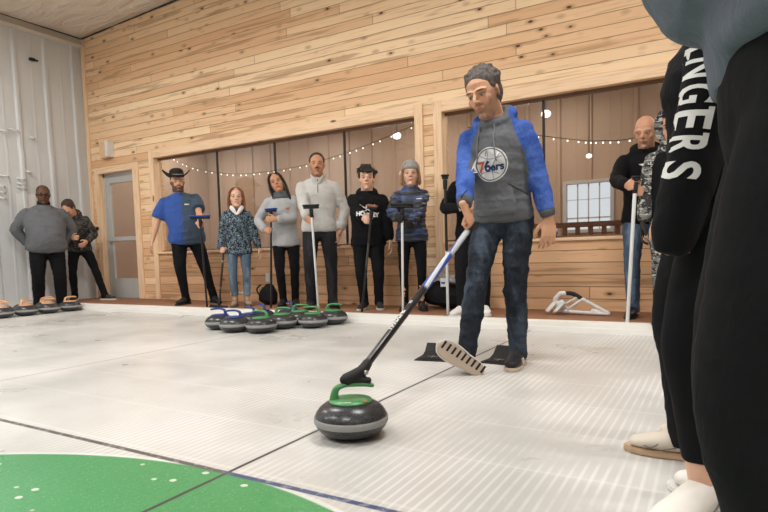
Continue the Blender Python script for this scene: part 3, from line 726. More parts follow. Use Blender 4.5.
HEADK = 1.13
def person(label, loc, face, h=1.75, bw=1.0, belly=0.0, skin=None, lean=(0, 0, 0), head=(0, 0, 0), feet=None, R=None, L=None,
           top=None, pants=None, shoes=None, hair=None, hat=None, specs=False, vox=.008, cvox=.011, hipshift=(0, 0), facep=None, seed=1, fem=False, z0=None, hgt_head=None, headoff=(0, 0, 0), shoulder=0.0):
    s = h / 1.75
    fx, fy = face[0] - loc[0], face[1] - loc[1]
    yaw = math.atan2(fx, -fy)
    root = empty('person', loc, yaw); tag(root, label, 'person')
    W = Matrix.Translation(loc) @ Matrix.Rotation(yaw, 4, 'Z'); WI = W.inverted()
    def loc_(p): return WI @ Vector(p)
    hs = (hgt_head or (.235 + (s - 1) * .10)) * HEADK / .245
    # torso bend about the hips
    piv = V(hipshift[0], hipshift[1], .93 * s)
    pitch, roll, twist = [math.radians(a) for a in lean]
    def bend(p, f=None):
        q = Vector(p)
        if f is None: f = max(0, min(1, (q.z / s - .90) / .30)); f = f * f * (3 - 2 * f)
        q = q + V(*hipshift, 0)
        m = Matrix.Rotation(twist * f, 3, 'Z') @ Matrix.Rotation(roll * f, 3, 'Y') @ Matrix.Rotation(pitch * f, 3, 'X')
        return piv + m @ (q - piv)
    Mt = (Matrix.Rotation(twist, 3, 'Z') @ Matrix.Rotation(roll, 3, 'Y') @ Matrix.Rotation(pitch, 3, 'X'))
    tx = Mt @ V(1, 0, 0)
    shw = (.172 if not fem else .155) * s * (1 + (bw - 1) * .55)
    sh = {q: bend((q * shw, .012 * s, (1.385 + shoulder) * s)) for q in (-1, 1)}
    neck0 = bend((0, .010 * s, 1.46 * s)); 
    hp, hr, hy = [math.radians(a) for a in head]
    Mh3 = Mt @ (Matrix.Rotation(hy, 3, 'Z') @ Matrix.Rotation(hr, 3, 'Y') @ Matrix.Rotation(hp, 3, 'X'))
    hc = bend((0, -.012 * s, 1.495 * s)) + Mh3 @ V(0, -.014, .113 * hs) + Vector(headoff)
    MH = Matrix.Translation(hc) @ (Mh3 @ Matrix.Diagonal((hs, hs, hs))).to_4x4()
    # feet
    feet = feet or {}
    fR = feet.get('R', (-.10 * s * bw, 0, 8)); fL = feet.get('L', (.10 * s * bw, 0, -8))
    ank, knee, hip, footM = {}, {}, {}, {}
    for q, f in ((-1, fR), (1, fL)):
        yw = math.radians(-f[2])
        fm = Matrix.Translation((f[0], f[1], f[3] if len(f) > 3 else 0)) @ (f[4] if len(f) > 4 else Matrix.Rotation(yw, 4, 'Z'))
        footM[q] = fm; ank[q] = fm @ V(0, .0, .085 * s)
        hip[q] = V(q * .092 * s * (.7 + .3 * bw) + hipshift[0], hipshift[1], .90 * s)
        pole = V(math.sin(yw) * .5 + q * .05, -1, 0)
        knee[q], a2 = ik(hip[q], ank[q], .415 * s, .415 * s, pole)
    # arms
    arms = {}
    UA, FA = .285 * s, .255 * s
    for q, a in ((-1, R), (1, L)):
        a = a or dict(w=(q * (shw + .09), -.02, .83 * s))
        k = hs * (.92 if fem else 1.0) * a.get('k', 1)
        pole = Vector(a.get('pole', (q * .6, .9, -.25)))
        if 'g' in a:
            g = loc_(a['g']); ax = (W.to_3x3().inverted() @ Vector(a['axis'])).normalized() * a.get('thumb', 1)
            el0, _ = ik(sh[q], g, UA, FA + .07, pole)
            x = g - el0; x = (x - ax * x.dot(ax)); x = x.normalized()
            if 'xdir' in a: x = Vector(a['xdir']); x = (x - ax * x.dot(ax)).normalized()
            z = x.cross(ax) * (1 if q < 0 else -1)
            w = g - x * .095 * k + z * .030 * k
            el, w2 = ik(sh[q], w, UA, FA, pole)
            arms[q] = (el, w2, x, z, 'grip', k)
        else:
            w = Vector(a['w']) if 'ww' not in a else loc_(a['ww'])
            el, w2 = ik(sh[q], w, UA, FA, pole)
            x = Vector(a['x']) if 'x' in a else (w2 - el)
            z = Vector(a['z']) if 'z' in a else V(q, 0, 0)
            arms[q] = (el, w2, x, z, a.get('mode', 'relaxed'), k)
    # ---- body, one skin
    bm = bmesh.new()
    tr = .78
    rings = [(.86, .15, .10), (.95, .15, .10), (1.05, .13, .09), (1.2, .14, .095), (1.33, .15, .09), (1.40, .12, .07), (1.46, .06, .055)]
    tube(bm, [bend((0, 0, z * s)) for z, a, b in rings], [(a * s * tr * (bw if z < 1.3 else 1), b * s * tr) for z, a, b in rings], ref=tx, n=18, sub=2)
    tube(bm, [neck0 + (Mt @ V(0, .015, -.03)), neck0 + (Mt @ V(0, 0, .02)), MH @ V(0, .018, -.06), MH @ V(0, .01, 0)], [(.062 * hs * (1.1 if bw > 1.2 else (.86 if fem else 1)), .058 * hs)] * 3 + [(.05 * hs, .05 * hs)], ref=tx, n=16, sub=3)
    face_parts(bm, MH, **(facep or {}))
    bare = (top or {}).get('sleeve') == 'short'
    for q in (-1, 1):
        el, w, x, z, mode, k = arms[q]
        ar = 1.0 if not bare else 1.0 + (bw - 1) * .4
        tube(bm, [bend((q * .05, .01, 1.36 * s)), sh[q] - V(0, 0, .012), sh[q].lerp(el, .5), el, el.lerp(w, .35), w], [(.03 * s,) * 2, (.040 * s * ar,) * 2, (.042 * s * ar,) * 2, (.036 * s * ar,) * 2, (.037 * s * ar,) * 2, (.024 * s, .020 * s)], ref=V(0, 0, 1) if abs((w - el).normalized().z) < .7 else V(1, 0, 0), n=14, sub=3)
        hand(bm, w, x, z, q, mode, k)
        tube(bm, [bend((q * .03, 0, .95 * s)), hip[q], hip[q].lerp(knee[q], .5), knee[q], knee[q].lerp(ank[q], .35), ank[q], footM[q] @ V(0, -.01, .05 * s)], [(.07 * s,) * 2, (.07 * s,) * 2, (.058 * s,) * 2, (.045 * s,) * 2, (.046 * s,) * 2, (.034 * s,) * 2, (.03 * s,) * 2], n=14, sub=2)
        tube(bm, [footM[q] @ V(0, .03, .04), footM[q] @ V(0, -.06, .035), footM[q] @ V(0, -.14 * s, .028)], [(.028, .025), (.03, .022), (.026, .016)], n=12, sub=2)
    me = voxel(bm, vox, 3, .5)
    co = getco(me); MHI = np.array(MH.inverted()); hl = (co @ MHI[:3, :3].T + MHI[:3, 3])
    far = (hl[:, 2] < -.2) | (np.linalg.norm(hl, axis=1) > .3); hl[far] = (1, 1, 1)
    at = me.attributes.new('hl', 'FLOAT_VECTOR', 'POINT'); at.data.foreach_set('vector', hl.astype(np.float32).ravel())
    body = link('body', me, skin, root)
    res = dict(root=root, W=W, MH=MH, body=body, arms=arms, bend=bend, Mt=Mt, s=s, hs=hs, footM=footM, sh=sh)
    # ---- top
    tp = top; loose = tp.get('loose', 0.0); hem = tp.get('hem', .84)
    bm = bmesh.new()
    B = lambda z: belly * math.exp(-((z - 1.05) / .17) ** 2)
    prof = [(hem, .172, .118), (hem + .05, .176, .122), (1.02, .160, .114), (1.15, .168, .118), (1.27, .182, .124), (1.36, .170, .108), (1.42, .120, .080), (1.475, .072, .064)]
    if fem: prof = [(hem, .178, .122), (hem + .05, .178, .122), (1.04, .150, .106), (1.15, .152, .112), (1.26, .165, .128), (1.35, .150, .104), (1.41, .108, .076), (1.465, .064, .058)]
    pts, rad = [], []
    for z, a, b in prof:
        wf = 1 + (bw - 1) * (1 if z < 1.2 else (.75 if z < 1.3 else (.45 if z < 1.38 else .3)))
        pts.append(bend((0, -B(z) * .55, z * s))); lo = loose * (1 if z < 1.38 else .3)
        rad.append(((a * wf + lo) * s, (b * (1 + (bw - 1) * .7) + B(z) * .6 + lo) * s))
    tube(bm, pts, rad, ref=tx, n=30, sub=4, cap=.25)
    sr = tp.get('sr', 1.0) * (1 + (bw - 1) * .55)
    for q in (-1, 1):
        el, w, x, z, mode, k = arms[q]
        st = sh[q]
        ell(bm, st.lerp(el, .04), (.060 * s * sr * (.93 if sr > 1.2 else 1),) * 3, seg=18)
        tube(bm, [bend((q * .035 * s, .012 * s, 1.468 * s)), bend((q * .085 * s, .014 * s, 1.435 * s)), st + (bend((0, 0, 1.45 * s)) - st) * .22, st], [.036 * s, .046 * s, .052 * s, .054 * s], n=16, sub=3)
        if bare:
            e1 = st.lerp(el, .78)
            tube(bm, [st.lerp(el, .06), st.lerp(el, .25), st.lerp(el, .5), e1], [(.058 * s * sr,) * 2, (.066 * s * sr,) * 2, (.071 * s * sr,) * 2, (.073 * s * sr,) * 2], n=20, sub=4, cap=.1)
        else:
            we = w.lerp(el, tp.get('cuffback', .02))
            tube(bm, [st.lerp(el, .06), st.lerp(el, .25), st.lerp(el, .55), el, el.lerp(we, .5), el.lerp(we, .86), we], [(.056 * s * sr,) * 2, (.063 * s * sr,) * 2, (.060 * s * sr,) * 2, (.054 * s * sr,) * 2, (.050 * s * sr,) * 2, (.046 * s * sr,) * 2, (.034 * s * (sr * .5 + .5),) * 2],
                 ref=V(0, 0, 1) if abs((w - el).normalized().z) < .7 else V(1, 0, 0), n=20, sub=4, cap=.15)
    nk = lambda a, r, zz=0, k=1: bend((0, 0, 0)) 
    if tp.get('collar') == 'hood':
        # the folded-down hood: a thick roll round the neck, deeper at the back
        ps, rs_ = [], []
        for i in range(13):
            a = -PI * .5 + 2 * PI * (i / 12) ; ca, sa = math.cos(a), math.sin(a)
            ps.append(bend((.098 * s * ca, .028 * s + .088 * s * sa, (1.468 + .048 * (sa + 1) / 2 - .030 * (1 - sa) / 2) * s)))
            rs_.append(((.024 + .016 * (sa + 1) / 2) * s, (.030 + .024 * (sa + 1) / 2) * s))
        tube(bm, ps, rs_, ref=(0, 0, 1), n=12, sub=3, cap=.3)
        ell(bm, bend((0, .13 * s, 1.45 * s)), (.12 * s, .055 * s, .085 * s), seg=16)
    elif tp.get('collar') == 'stand':
        tube(bm, [neck0 - Mt @ V(0, 0, .03), neck0 + Mt @ V(0, -.004, .045 * s)], [(.078 * s, .074 * s), (.070 * s, .066 * s)], ref=tx, n=20, sub=2, cap=.1)
    elif tp.get('collar') == 'crew':
        tube(bm, [neck0 - Mt @ V(0, 0, .04), neck0 - Mt @ V(0, -.004, .004)], [(.088 * s, .074 * s), (.070 * s, .064 * s)], ref=tx, n=20, sub=2, cap=.1)
    if tp.get('pocket'):
        tube(bm, [bend((0, -.112 * s - B(.95) - loose, .90 * s)), bend((0, -.120 * s - loose, 1.0 * s)), bend((0, -.105 * s - loose, 1.10 * s))], [(.14 * s, .016), (.13 * s, .020), (.09 * s, .012)], ref=tx, n=16, sub=3, cap=.4)
    for e in tp.get('extra', []): e(bm, res)
    me = voxel(bm, cvox, 6, .5)
    if tp.get('quilt'):
        co = getco(me); no = getno(me); ph = co[:, 2] / (tp['quilt'])
        fr = np.abs(np.sin(ph * PI)); setco(me, co + no * ((fr ** .6 - .5) * .014)[:, None])
    folds(me, tp.get('fold', .007) * 1.5, seed, tp.get('freq', 20)); folds(me, .004, seed + 7, 48)
    res['top'] = link(tp['name'], me, tp['mat'], root)
    # ---- trousers
    pn = pants; bm = bmesh.new(); wd = pn.get('w', 1.0) * (1 + (bw - 1) * .75); kz = pn.get('kz', 1.0); hz = pn.get('hz', .045)
    ps = [V(hipshift[0], hipshift[1], z * s) for z in (.80, .88, .95, 1.0)]
    tube(bm, ps, [(.115 * s * wd, .098 * s * wd), (.165 * s * wd, .114 * s * wd), (.160 * s * wd, .112 * s * wd), (.148 * s * wd, .102 * s * wd)], n=26, sub=3, cap=.3)
    for q in (-1, 1):
        bot = footM[q] @ V(0, .008, .085 * s); dn = (knee[q] - bot).normalized()
        hemp = bot - dn * (.085 * s - hz)
        fl = pn.get('flare', 1.0); tp_ = pn.get('taper', 1.0)
        tube(bm, [V(hip[q].x, hip[q].y, .93 * s), hip[q] - V(0, 0, .06 * s), hip[q].lerp(knee[q], .45), knee[q], knee[q].lerp(bot, .35), knee[q].lerp(bot, .8), hemp],
             [(.085 * s * wd,) * 2, (.092 * s * wd, .097 * s * wd), (.084 * s * wd, .088 * s * wd), (.066 * s * wd * kz,) * 2, (.064 * s * wd * tp_ * kz,) * 2, (.056 * s * wd * fl * tp_,) * 2, (.058 * s * wd * fl * tp_, .060 * s * wd * fl * tp_)], n=22, sub=4, cap=.1)
    me = voxel(bm, cvox, 5, .5); folds(me, pn.get('fold', .007) * 1.4, seed + 50, pn.get('freq', 17), 1.4); folds(me, pn.get('fold', .007) * .5, seed + 57, 45, 1.4)
    res['pants'] = link(pn['name'], me, pn['mat'], root)
    # ---- shoes
    sp = shoes; bt = sp.get('boot', 0)
    for q in (-1, 1):
        M = footM[q]; k = s * sp.get('k', 1.0); bm = bmesh.new()
        D = [(.075, .030, .030, .040), (.055, .036, .042, .048), (.02, .038, .050, .054), (-.03, .040, .046, .052), (-.08, .046, .034, .042), (-.13, .047, .027, .035), (-.175, .036, .020, .028)]
        tube(bm, [V(0, y * k, c * k + .008) for y, a, b, c in D], [(a * k, b * k) for y, a, b, c in D], n=20, sub=4, cap=.8, M=M)
        tube(bm, [V(0, .03 * k, .06 * k), V(0, .028 * k, (.105 + bt) * k)], [(.038 * k, .045 * k), (.036 * k + bt * .1, .043 * k + bt * .1)], n=16, sub=2, cap=.1, M=M)
        me = voxel(bm, .006 if vox < .006 else .009, 3)
        if sp.get('flat', True):
            co = getco(me); Mi = np.array(M.inverted()); Mn = np.array(M); l_ = co @ Mi[:3, :3].T + Mi[:3, 3]; l_[:, 2] = np.maximum(l_[:, 2], .010); setco(me, l_ @ Mn[:3, :3].T + Mn[:3, 3])
        shoe = link(sp.get('kind', 'shoe'), me, sp['mat'], root)
        bm = bmesh.new(); out = [(.105, .0), (.098, .022), (.07, .036), (.02, .038), (-.04, .040), (-.09, .050), (-.14, .050), (-.18, .040), (-.205, .018), (-.21, 0)]
        poly = [(-a, y) for y, a in out] + [(a, y) for y, a in out[::-1][1:-1]]
        R90 = M @ Matrix.Rotation(PI / 2, 4, 'X'); th = sp.get('sole_h', .022)
        prism(bm, [(x * k, y * k) for x, y in poly], -th, .0 - .0005, M=M @ Matrix(((1, 0, 0, 0), (0, 0, 1, 0), (0, -1, 0, 0), (0, 0, 0, 1))))
        so = bm_obj('sole', bm, sp['sole'], shoe, smooth=False, bevel=.004)
        if sp.get('laces'):
            bm = bmesh.new()
            for i in range(5):
                y = (-.028 - .018 * i) * k; zc = (.100 - .0075 * i) * k + .004
                tube(bm, [V(-.022 * k, y + .004, zc - .010), V(0, y, zc), V(.022 * k, y - .004, zc - .010)], [.003] * 3, ref=(0, 0, 1), n=6, sub=2, M=M)
            bm_obj('laces', bm, sp['laces'], shoe, smooth=True)
        if sp.get('trim'): sp['trim'](M, k, shoe, q)
    # ---- hair
    if hair:
        bm = bmesh.new(); hk = hair.get('style', 'short'); v = hair.get('vol', 1.0)
        ell(bm, (0, .030, .060), (.0815 * v, .088 * v, .076 * v), M=MH, seg=26); ell(bm, (0, .052, .005), (.073 * v, .064 * v, .082 * v), M=MH, seg=22)
        for q in (-1, 1): ell(bm, (q * .066, .006, .045), (.016 * v, .040, .036), M=MH, seg=14)
        rnd = random.Random(seed)
        if hk == 'curly':
            for i in range(95):
                a = rnd.uniform(0, 2 * PI); e = rnd.uniform(-.25, 1.45)
                if math.sin(a) < -.1 and e < .75: continue
                ca = math.cos(e)
                ell(bm, (.082 * v * ca * math.cos(a), .026 + .090 * v * ca * math.sin(a), .048 + .078 * v * math.sin(e)), (rnd.uniform(.011, .017),) * 3, M=MH, seg=8)
        if hk == 'mop':
            for q in (-1, 1): ell(bm, (q * .070, .018, .040), (.022, .055, .048), M=MH, seg=14)
            ell(bm, (0, -.045, .092), (.062, .040, .028), M=MH, seg=14)
            for i in range(60):
                a = rnd.uniform(0, 2 * PI); e = rnd.uniform(.0, 1.5); ca = math.cos(e)
                if math.sin(a) < -.3 and e < .5: continue
                p0 = V(.082 * ca * math.cos(a), .018 + .092 * ca * math.sin(a), .052 + .082 * math.sin(e))
                d = V(math.cos(a) * .6 + rnd.uniform(-.5, .5), math.sin(a) * .6 - .25, rnd.uniform(-.3, .7)).normalized() * .042
                tube(bm, [p0 * .96, p0 + d * .5, p0 + d + V(0, 0, -.006)], [.016, .014, .006], n=7, sub=2, M=MH, cap=.5)
            for i in range(9): x = -.05 + i * .0125; tube(bm, [V(x, -.070, .098), V(x * 1.15, -.096, .075), V(x * 1.2 + rnd.uniform(-.01, .01), -.092, .046 + rnd.uniform(-.006, .012))], [.013, .011, .005], n=7, sub=3, M=MH)
        if hk == 'long':
            le = hair.get('len', .26)
            for q in (-1, 1):
                tube(bm, [V(q * .030, -.040, .115), V(q * .072, -.034, .074), V(q * .090, -.006, .0), V(q * .094, .010, -.08), V(q * .085, .014, -.08 - le * .45), V(q * .080, .016, -.08 - le * .7)], [(.016, .024), (.014, .028), (.015, .034), (.018, .034), (.018, .03), (.010, .02)], n=12, sub=3, M=MH)
            tube(bm, [V(0, .07, .05), V(0, .09, -.03), V(0, .085, -.12), V(0, .075, -.10 - le * .5)], [(.074, .035), (.080, .036), (.078, .030), (.06, .018)], n=18, sub=3, M=MH)
        me = voxel(bm, .005 if vox < .006 else .007, 2); folds(me, hair.get('rough', .004), seed + 9, 90)
        res['hair'] = link('hair', me, hair['mat'], root)
    return res

def project_decal(me, target, M, name, mat, parent, off=.0025, depth=.4, tol=.075):
    """lay a flat mesh (x,y in its own plane, placed by M in the parent's space) on the target surface along -z of M"""
    bm = bmesh.new(); bm.from_mesh(target.data); bvh = BVHTree.FromBMesh(bm); bm.free()
    d = (M.to_3x3() @ V(0, 0, -1)).normalized(); b2 = bmesh.new(); b2.from_mesh(me); bpy.data.meshes.remove(me)
    dead = []; ds = []
    for v in b2.verts:
        hit = bvh.ray_cast(M @ v.co - d * depth * .5, d, depth * 2); ds.append(hit[3] if hit[0] is not None else 9)
    med = sorted(ds)[len(ds) // 2]
    for v in b2.verts:
        p = M @ v.co; hit = bvh.ray_cast(p - d * depth * .5, d, depth * 2)
        if hit[0] is None or abs(hit[3] - med) > tol: dead.append(v)
        else: v.co = hit[0] - d * off
    if dead: bmesh.ops.delete(b2, geom=dead, context='VERTS')
    if not b2.faces: b2.free(); return None
    me2 = bpy.data.meshes.new(name); b2.to_mesh(me2); b2.free()
    return link(name, me2, mat, parent)
def text_mesh(txt, size, bold=.0, cell=.012, shear=0, space=1.0):
    cu = bpy.data.curves.new('t', 'FONT'); cu.body = txt; cu.size = size; cu.offset = bold; cu.align_x = 'CENTER'; cu.align_y = 'CENTER'; cu.shear = shear; cu.resolution_u = 4; cu.space_character = space
    o = bpy.data.objects.new('t', cu); COL.objects.link(o); dg = bpy.context.evaluated_depsgraph_get(); dg.update()
    me = bpy.data.meshes.new_from_object(o.evaluated_get(dg)); bpy.data.objects.remove(o); bpy.data.curves.remove(cu)
    return dice(me, cell)
def dice(me, cell):
    bm = bmesh.new(); bm.from_mesh(me)
    xs = [v.co.x for v in bm.verts]; ys = [v.co.y for v in bm.verts]
    for lo, hi, n in ((min(xs), max(xs), V(1, 0, 0)), (min(ys), max(ys), V(0, 1, 0))):
        k = lo + cell
        while k < hi:
            bmesh.ops.bisect_plane(bm, geom=bm.verts[:] + bm.edges[:] + bm.faces[:], plane_co=n * k, plane_no=n); k += cell
    bmesh.ops.triangulate(bm, faces=bm.faces); bm.to_mesh(me); bm.free(); return me
def poly_mesh(polys, cell=.012):
    bm = bmesh.new()
    for p in polys: bm.faces.new([bm.verts.new((x, y, 0)) for x, y in p])
    bmesh.ops.triangulate(bm, faces=bm.faces)
    me = bpy.data.meshes.new('p'); bm.to_mesh(me); bm.free(); return dice(me, cell)
def annulus(r0, r1, n=48, cx=0, cy=0):
    out = []
    for i in range(n):
        a, b = 2 * PI * i / n, 2 * PI * (i + 1) / n
        q = [(cx + r1 * math.cos(a), cy + r1 * math.sin(a)), (cx + r1 * math.cos(b), cy + r1 * math.sin(b)), (cx + r0 * math.cos(b), cy + r0 * math.sin(b)), (cx + r0 * math.cos(a), cy + r0 * math.sin(a))]
        if r0 < 1e-6: q = q[:2] + [(cx, cy)]
        out.append(q)
    return out
def place(o, u, n):
    """plane matrix with origin o, x along u and z along n"""
    u = Vector(u).normalized(); n = Vector(n); n = (n - u * n.dot(u)).normalized(); v = n.cross(u)
    return Matrix(((u.x, v.x, n.x, o[0]), (u.y, v.y, n.y, o[1]), (u.z, v.z, n.z, o[2]), (0, 0, 0, 1)))

# ---- brooms
BR = {}
def stick_mat(nm, stops):
    t = NT(nm, .35, .5); x, y, z = t.sep(t.coord()); col = stops[0][1]
    for zz, c_ in stops[1:]: col = t.mix(t.ss(z, zz - .01, zz + .01), col, c_)
    t.color(col); return t.m
def broom(label, p0, p1, shaft, pad=lin(30, 30, 32), r=.0125, headw=.20, head_end=1, hx=(1, 0, 0), text=None, group=None):
    """p0 lower end, p1 upper end; head_end 1 = the head is at p1"""
    p0, p1 = Vector(p0), Vector(p1); L = (p1 - p0).length; z = (p1 - p0).normalized()
    x = Vector(hx); x = (x - z * x.dot(z)).normalized(); y = z.cross(x)
    M = Matrix(((x.x, y.x, z.x, p0.x), (x.y, y.y, z.y, p0.y), (x.z, y.z, z.z, p0.z), (0, 0, 0, 1)))
    root = empty('curling_broom', mat=M); tag(root, label, 'broom', group)
    bm = bmesh.new(); tube(bm, [V(0, 0, .03 if not head_end else 0), V(0, 0, L - (.03 if head_end else 0))], [r, r], n=14, sub=1, cap=.6); bm_obj('shaft', bm, shaft, root, smooth=True)
    bm = bmesh.new(); s = 1 if head_end else -1; zb = L if head_end else 0
    tube(bm, [V(0, 0, zb - s * .10), V(0, 0, zb - s * .02)], [.019, .022], n=12, sub=1, cap=.3); bm_obj('ferrule', bm, M_black, root, smooth=True)
    bm = bmesh.new(); tube(bm, [V(-headw / 2 + .01, 0, zb), V(0, 0, zb + s * .004), V(headw / 2 - .01, 0, zb)], [(.034, .014), (.036, .018), (.034, .014)], ref=(0, 1, 0), n=16, sub=4, cap=.8); bm_obj('broom_head', bm, M_black, root, smooth=True)
    bm = bmesh.new(); tube(bm, [V(-headw / 2, 0, zb + s * .022), V(headw / 2, 0, zb + s * .022)], [(.036, .012), (.036, .012)], ref=(0, 1, 0), n=14, sub=1, cap=.5); bm_obj('pad', bm, plain('pad', pad, .85), root, smooth=True)
    return root, M, L
FD = .08
def cb(col, **k): return fabric(k.pop('n', 'cloth'), col, **k)
blackcloth = fabric('black_cloth', (.006, .006, .0075), fold=.3)
blackpants = fabric('black_trousers', (.0065, .0065, .008), fold=.3)
CAM2 = (0, 0)
sh_black = dict(mat=plain('shoe_black', (.014, .014, .016), .5), sole=plain('sole_black', (.02, .02, .02), .6), laces=M_black)
white_shaft = stick_mat('white_shaft', [(0, lin(222, 222, 220))]); black_shaft = stick_mat('black_shaft', [(0, (.015, .015, .016))])
def dirto(a, b): return (Vector(b) - Vector(a)).normalized()

# 1 man in sunglasses
res = person('heavy man in grey quarter-zip sweater and sunglasses, hands behind him', (-8.56, 4.83, 0.0), (-1.5, 1.5), h=1.82, bw=1.42, belly=.10,
    skin=skin_mat('skin_a', SKIN_D, hair=(.015, .012, .01), beard=.35, specs=1), R=dict(w=(-.22, .17, .97), x=(1, .1, -.3), z=(0, 1, 0), pole=(-1, .1, -.2)), L=dict(w=(.22, .17, .97), x=(-1, .1, -.3), z=(0, 1, 0), pole=(1, .1, -.2)), shoulder=-.015,
    top=dict(name='sweater', mat=fabric('grey_sweater', lin(104, 106, 110)), hem=.86, collar='stand', loose=.02, sr=1.15, fold=.009), pants=dict(name='trousers', mat=blackpants, w=1.0), shoes=sh_black,
    hair=dict(style='short', mat=hair_mat('cropped', (.02, .017, .015)), vol=.955, rough=.001), facep=dict(fat=.10), seed=3, head=(4, 0, 0))
rt, MH = res['root'], res['MH']
def shades(res, col=(.01, .01, .012)):
    bm = bmesh.new(); M = res['MH']
    for q in (-1, 1):
        ell(bm, (q * .031, -.090, .006), (.026, .006, .016), M=M, seg=14)
        tube(bm, [V(q * .055, -.084, .012), V(q * .082, -.03, .012), V(q * .086, .015, .008)], [.004] * 3, ref=(0, 0, 1), n=6, sub=3, M=M)
    tube(bm, [V(-.012, -.096, .012), V(.012, -.096, .012)], [.004] * 2, ref=(0, 0, 1), n=6, sub=1, M=M)
    t = NT('dark_lens', .12, .6); t.color(col); bm_obj('sunglasses', bm, t.m, res['root'], smooth=True)
shades(res)
bm = bmesh.new(); tube(bm, [res['bend']((0, .0, 1.49 * res['s'])) - V(0, .006, 0), res['bend']((0, -.01, 1.535 * res['s']))], [(.088, .084), (.080, .078)], n=20, sub=2, cap=.2)
bm_obj('collar', bm, fabric('dark_collar', (.02, .02, .024)), rt, smooth=True)
# 2 person leaning on the wall behind him
person('person in dark camouflage jacket and cap leaning behind the sunglasses man, foot kicked out', (-8.66, 5.40, FD), (-5, 2), h=1.62, skin=skin_mat('skin_b', SKIN_L),
    lean=(22, -4, 0), head=(24, 0, -20), feet={'R': (-.12, .02, 5), 'L': (.34, -.10, -60)}, R=dict(w=(-.05, -.28, .98)), L=dict(w=(.15, -.25, .92)),
    top=dict(name='jacket', mat=camo('camo_dark', [(.035, .033, .03), (.10, .09, .08), (.02, .02, .022), (.16, .15, .14)], 14), hem=.84, collar='hood', loose=.015, sr=1.15), pants=dict(name='trousers', mat=blackpants),
    shoes=dict(mat=plain('shoe_grey', (.03, .03, .03), .6), sole=M_white, laces=M_white), hair=dict(style='short', mat=hair_mat('brown', (.05, .03, .02)), vol=1.04), seed=5)
broom('broom with black head leaning in the corner between steel wall and door', (-8.78, 5.72, .09), (-8.93, 5.83, 1.22), white_shaft, hx=(.6, .6, 0), headw=.16)

# 3 hat man with his broom
P = V(-6.24, 5.38, FD)
b0, b1 = on_y(201, 305, 5.05), on_y(187, 189, 5.10); b0.z = .10; b1 = on_y(187.5, 186, 5.0)
b0 = on_y(207, 305, 5.13); b0.z = .085; b1 = on_y(200, 218, 5.04)
broom('blue-padded broom held upright with its head level at the hat man\'s shoulder', b0, b1, black_shaft, pad=lin(40, 70, 160), hx=(.85, .5, 0), headw=.24)
g = b0.lerp(b1, (on_y(202, 243, 5.08).z - b0.z) / (b1.z - b0.z))
t = NT('two_tone_blue', .9, .2); x, y, z = t.sep(t.coord()); n = t.noise(t.coord(), 6, 3)
t.color(t.mix(t.ss(t.math('ADD', x, t.math('MULTIPLY', n, .06)), -.02, .04), lin(58, 88, 158), lin(70, 86, 104))); t.bump(t.noise(t.mp(t.coord(), (1, 1, .5)), 14, 3, .5, .8), .35, .03); M_tee = t.m
res = person('bearded man in two-tone blue t-shirt and black brimmed hat', P, CAM2, h=1.78, bw=1.28, belly=.075, skin=skin_mat('skin_c', SKIN_L, hair=(.02, .014, .01), beard=1.0),
    R=dict(w=(-.42, -.02, .83), pole=(-1, .4, 0)), L=dict(g=g, axis=b1 - b0, thumb=1, pole=(.9, .8, -.6)), feet={'R': (-.03, .0, 35), 'L': (.34, .0, -20)}, hipshift=(.03, 0), lean=(0, -8, 0),
    top=dict(name='t_shirt', sleeve='short', mat=M_tee, hem=.83, collar='crew', loose=.018, sr=1.15, fold=.009), pants=dict(name='trousers', mat=blackpants, w=.95, taper=.85), shoes=sh_black,
    hair=dict(style='short', mat=hair_mat('black', (.015, .012, .01)), vol=.97, rough=.001), facep=dict(fat=.08), seed=4, head=(4, 5, 8))
M = res['MH']; hatm = plain('hat_felt', (.014, .012, .012), .8)
bm = bmesh.new()
n_ = 40; ri = []
for (r0, zf) in ((.075, .078), (.105, .076), (.135, .080), (.160, .092), (.160, .098), (.135, .088), (.105, .084), (.075, .088)):
    ring = []
    for i in range(n_):
        a = 2 * PI * i / n_; up_ = abs(math.cos(a)) ** 3 * max(0, (r0 - .09)) * .9
        ring.append(bm.verts.new(M @ V(r0 * 1.02 * math.cos(a), .01 + r0 * 1.12 * math.sin(a), zf - (.02 * math.sin(a) ** 2 if r0 > .1 else 0) + up_)))
    ri.append(ring)
for a, b in zip(ri, ri[1:] + ri[:1]):
    for i in range(n_): bm.faces.new((a[i], a[(i + 1) % n_], b[(i + 1) % n_], b[i]))
hat = bm_obj('hat', bm, hatm, res['root'], smooth=True)
bm = bmesh.new(); tube(bm, [V(0, .01, .070), V(0, .01, .11), V(0, .01, .150), V(0, .01, .165)], [(.088, .104), (.086, .102), (.076, .092), (.055, .075)], n=26, sub=4, cap=.2, M=M); bm_obj('crown', bm, hatm, hat, smooth=True)
bm = bmesh.new(); tube(bm, [V(0, .01, .084), V(0, .01, .098)], [(.0905, .1065), (.090, .106)], n=26, sub=1, cap=.05, M=M); bm_obj('hat_band', bm, plain('hat_band', (.25, .24, .22), .5), hat, smooth=True)
bm = bmesh.new(); bm.free()
dm = project_decal(poly_mesh([[(-.03, -.008), (.03, -.004), (.034, .008), (-.02, .010)]]), res['top'], place(res['bend']((.07, -.4, 1.33)), (1, 0, 0), (0, -1, 0)), 'chest_mark', M_white, res['root'])
bm = bmesh.new(); q = res['arms'][1]; d_ = (q[0] - q[1]).normalized(); tube(bm, [q[1] + d_ * .03, q[1] + d_ * .055], [(.033, .030)] * 2, n=16, sub=1, cap=.1); bm_obj('wristwatch', bm, M_black, res['root'], smooth=True)

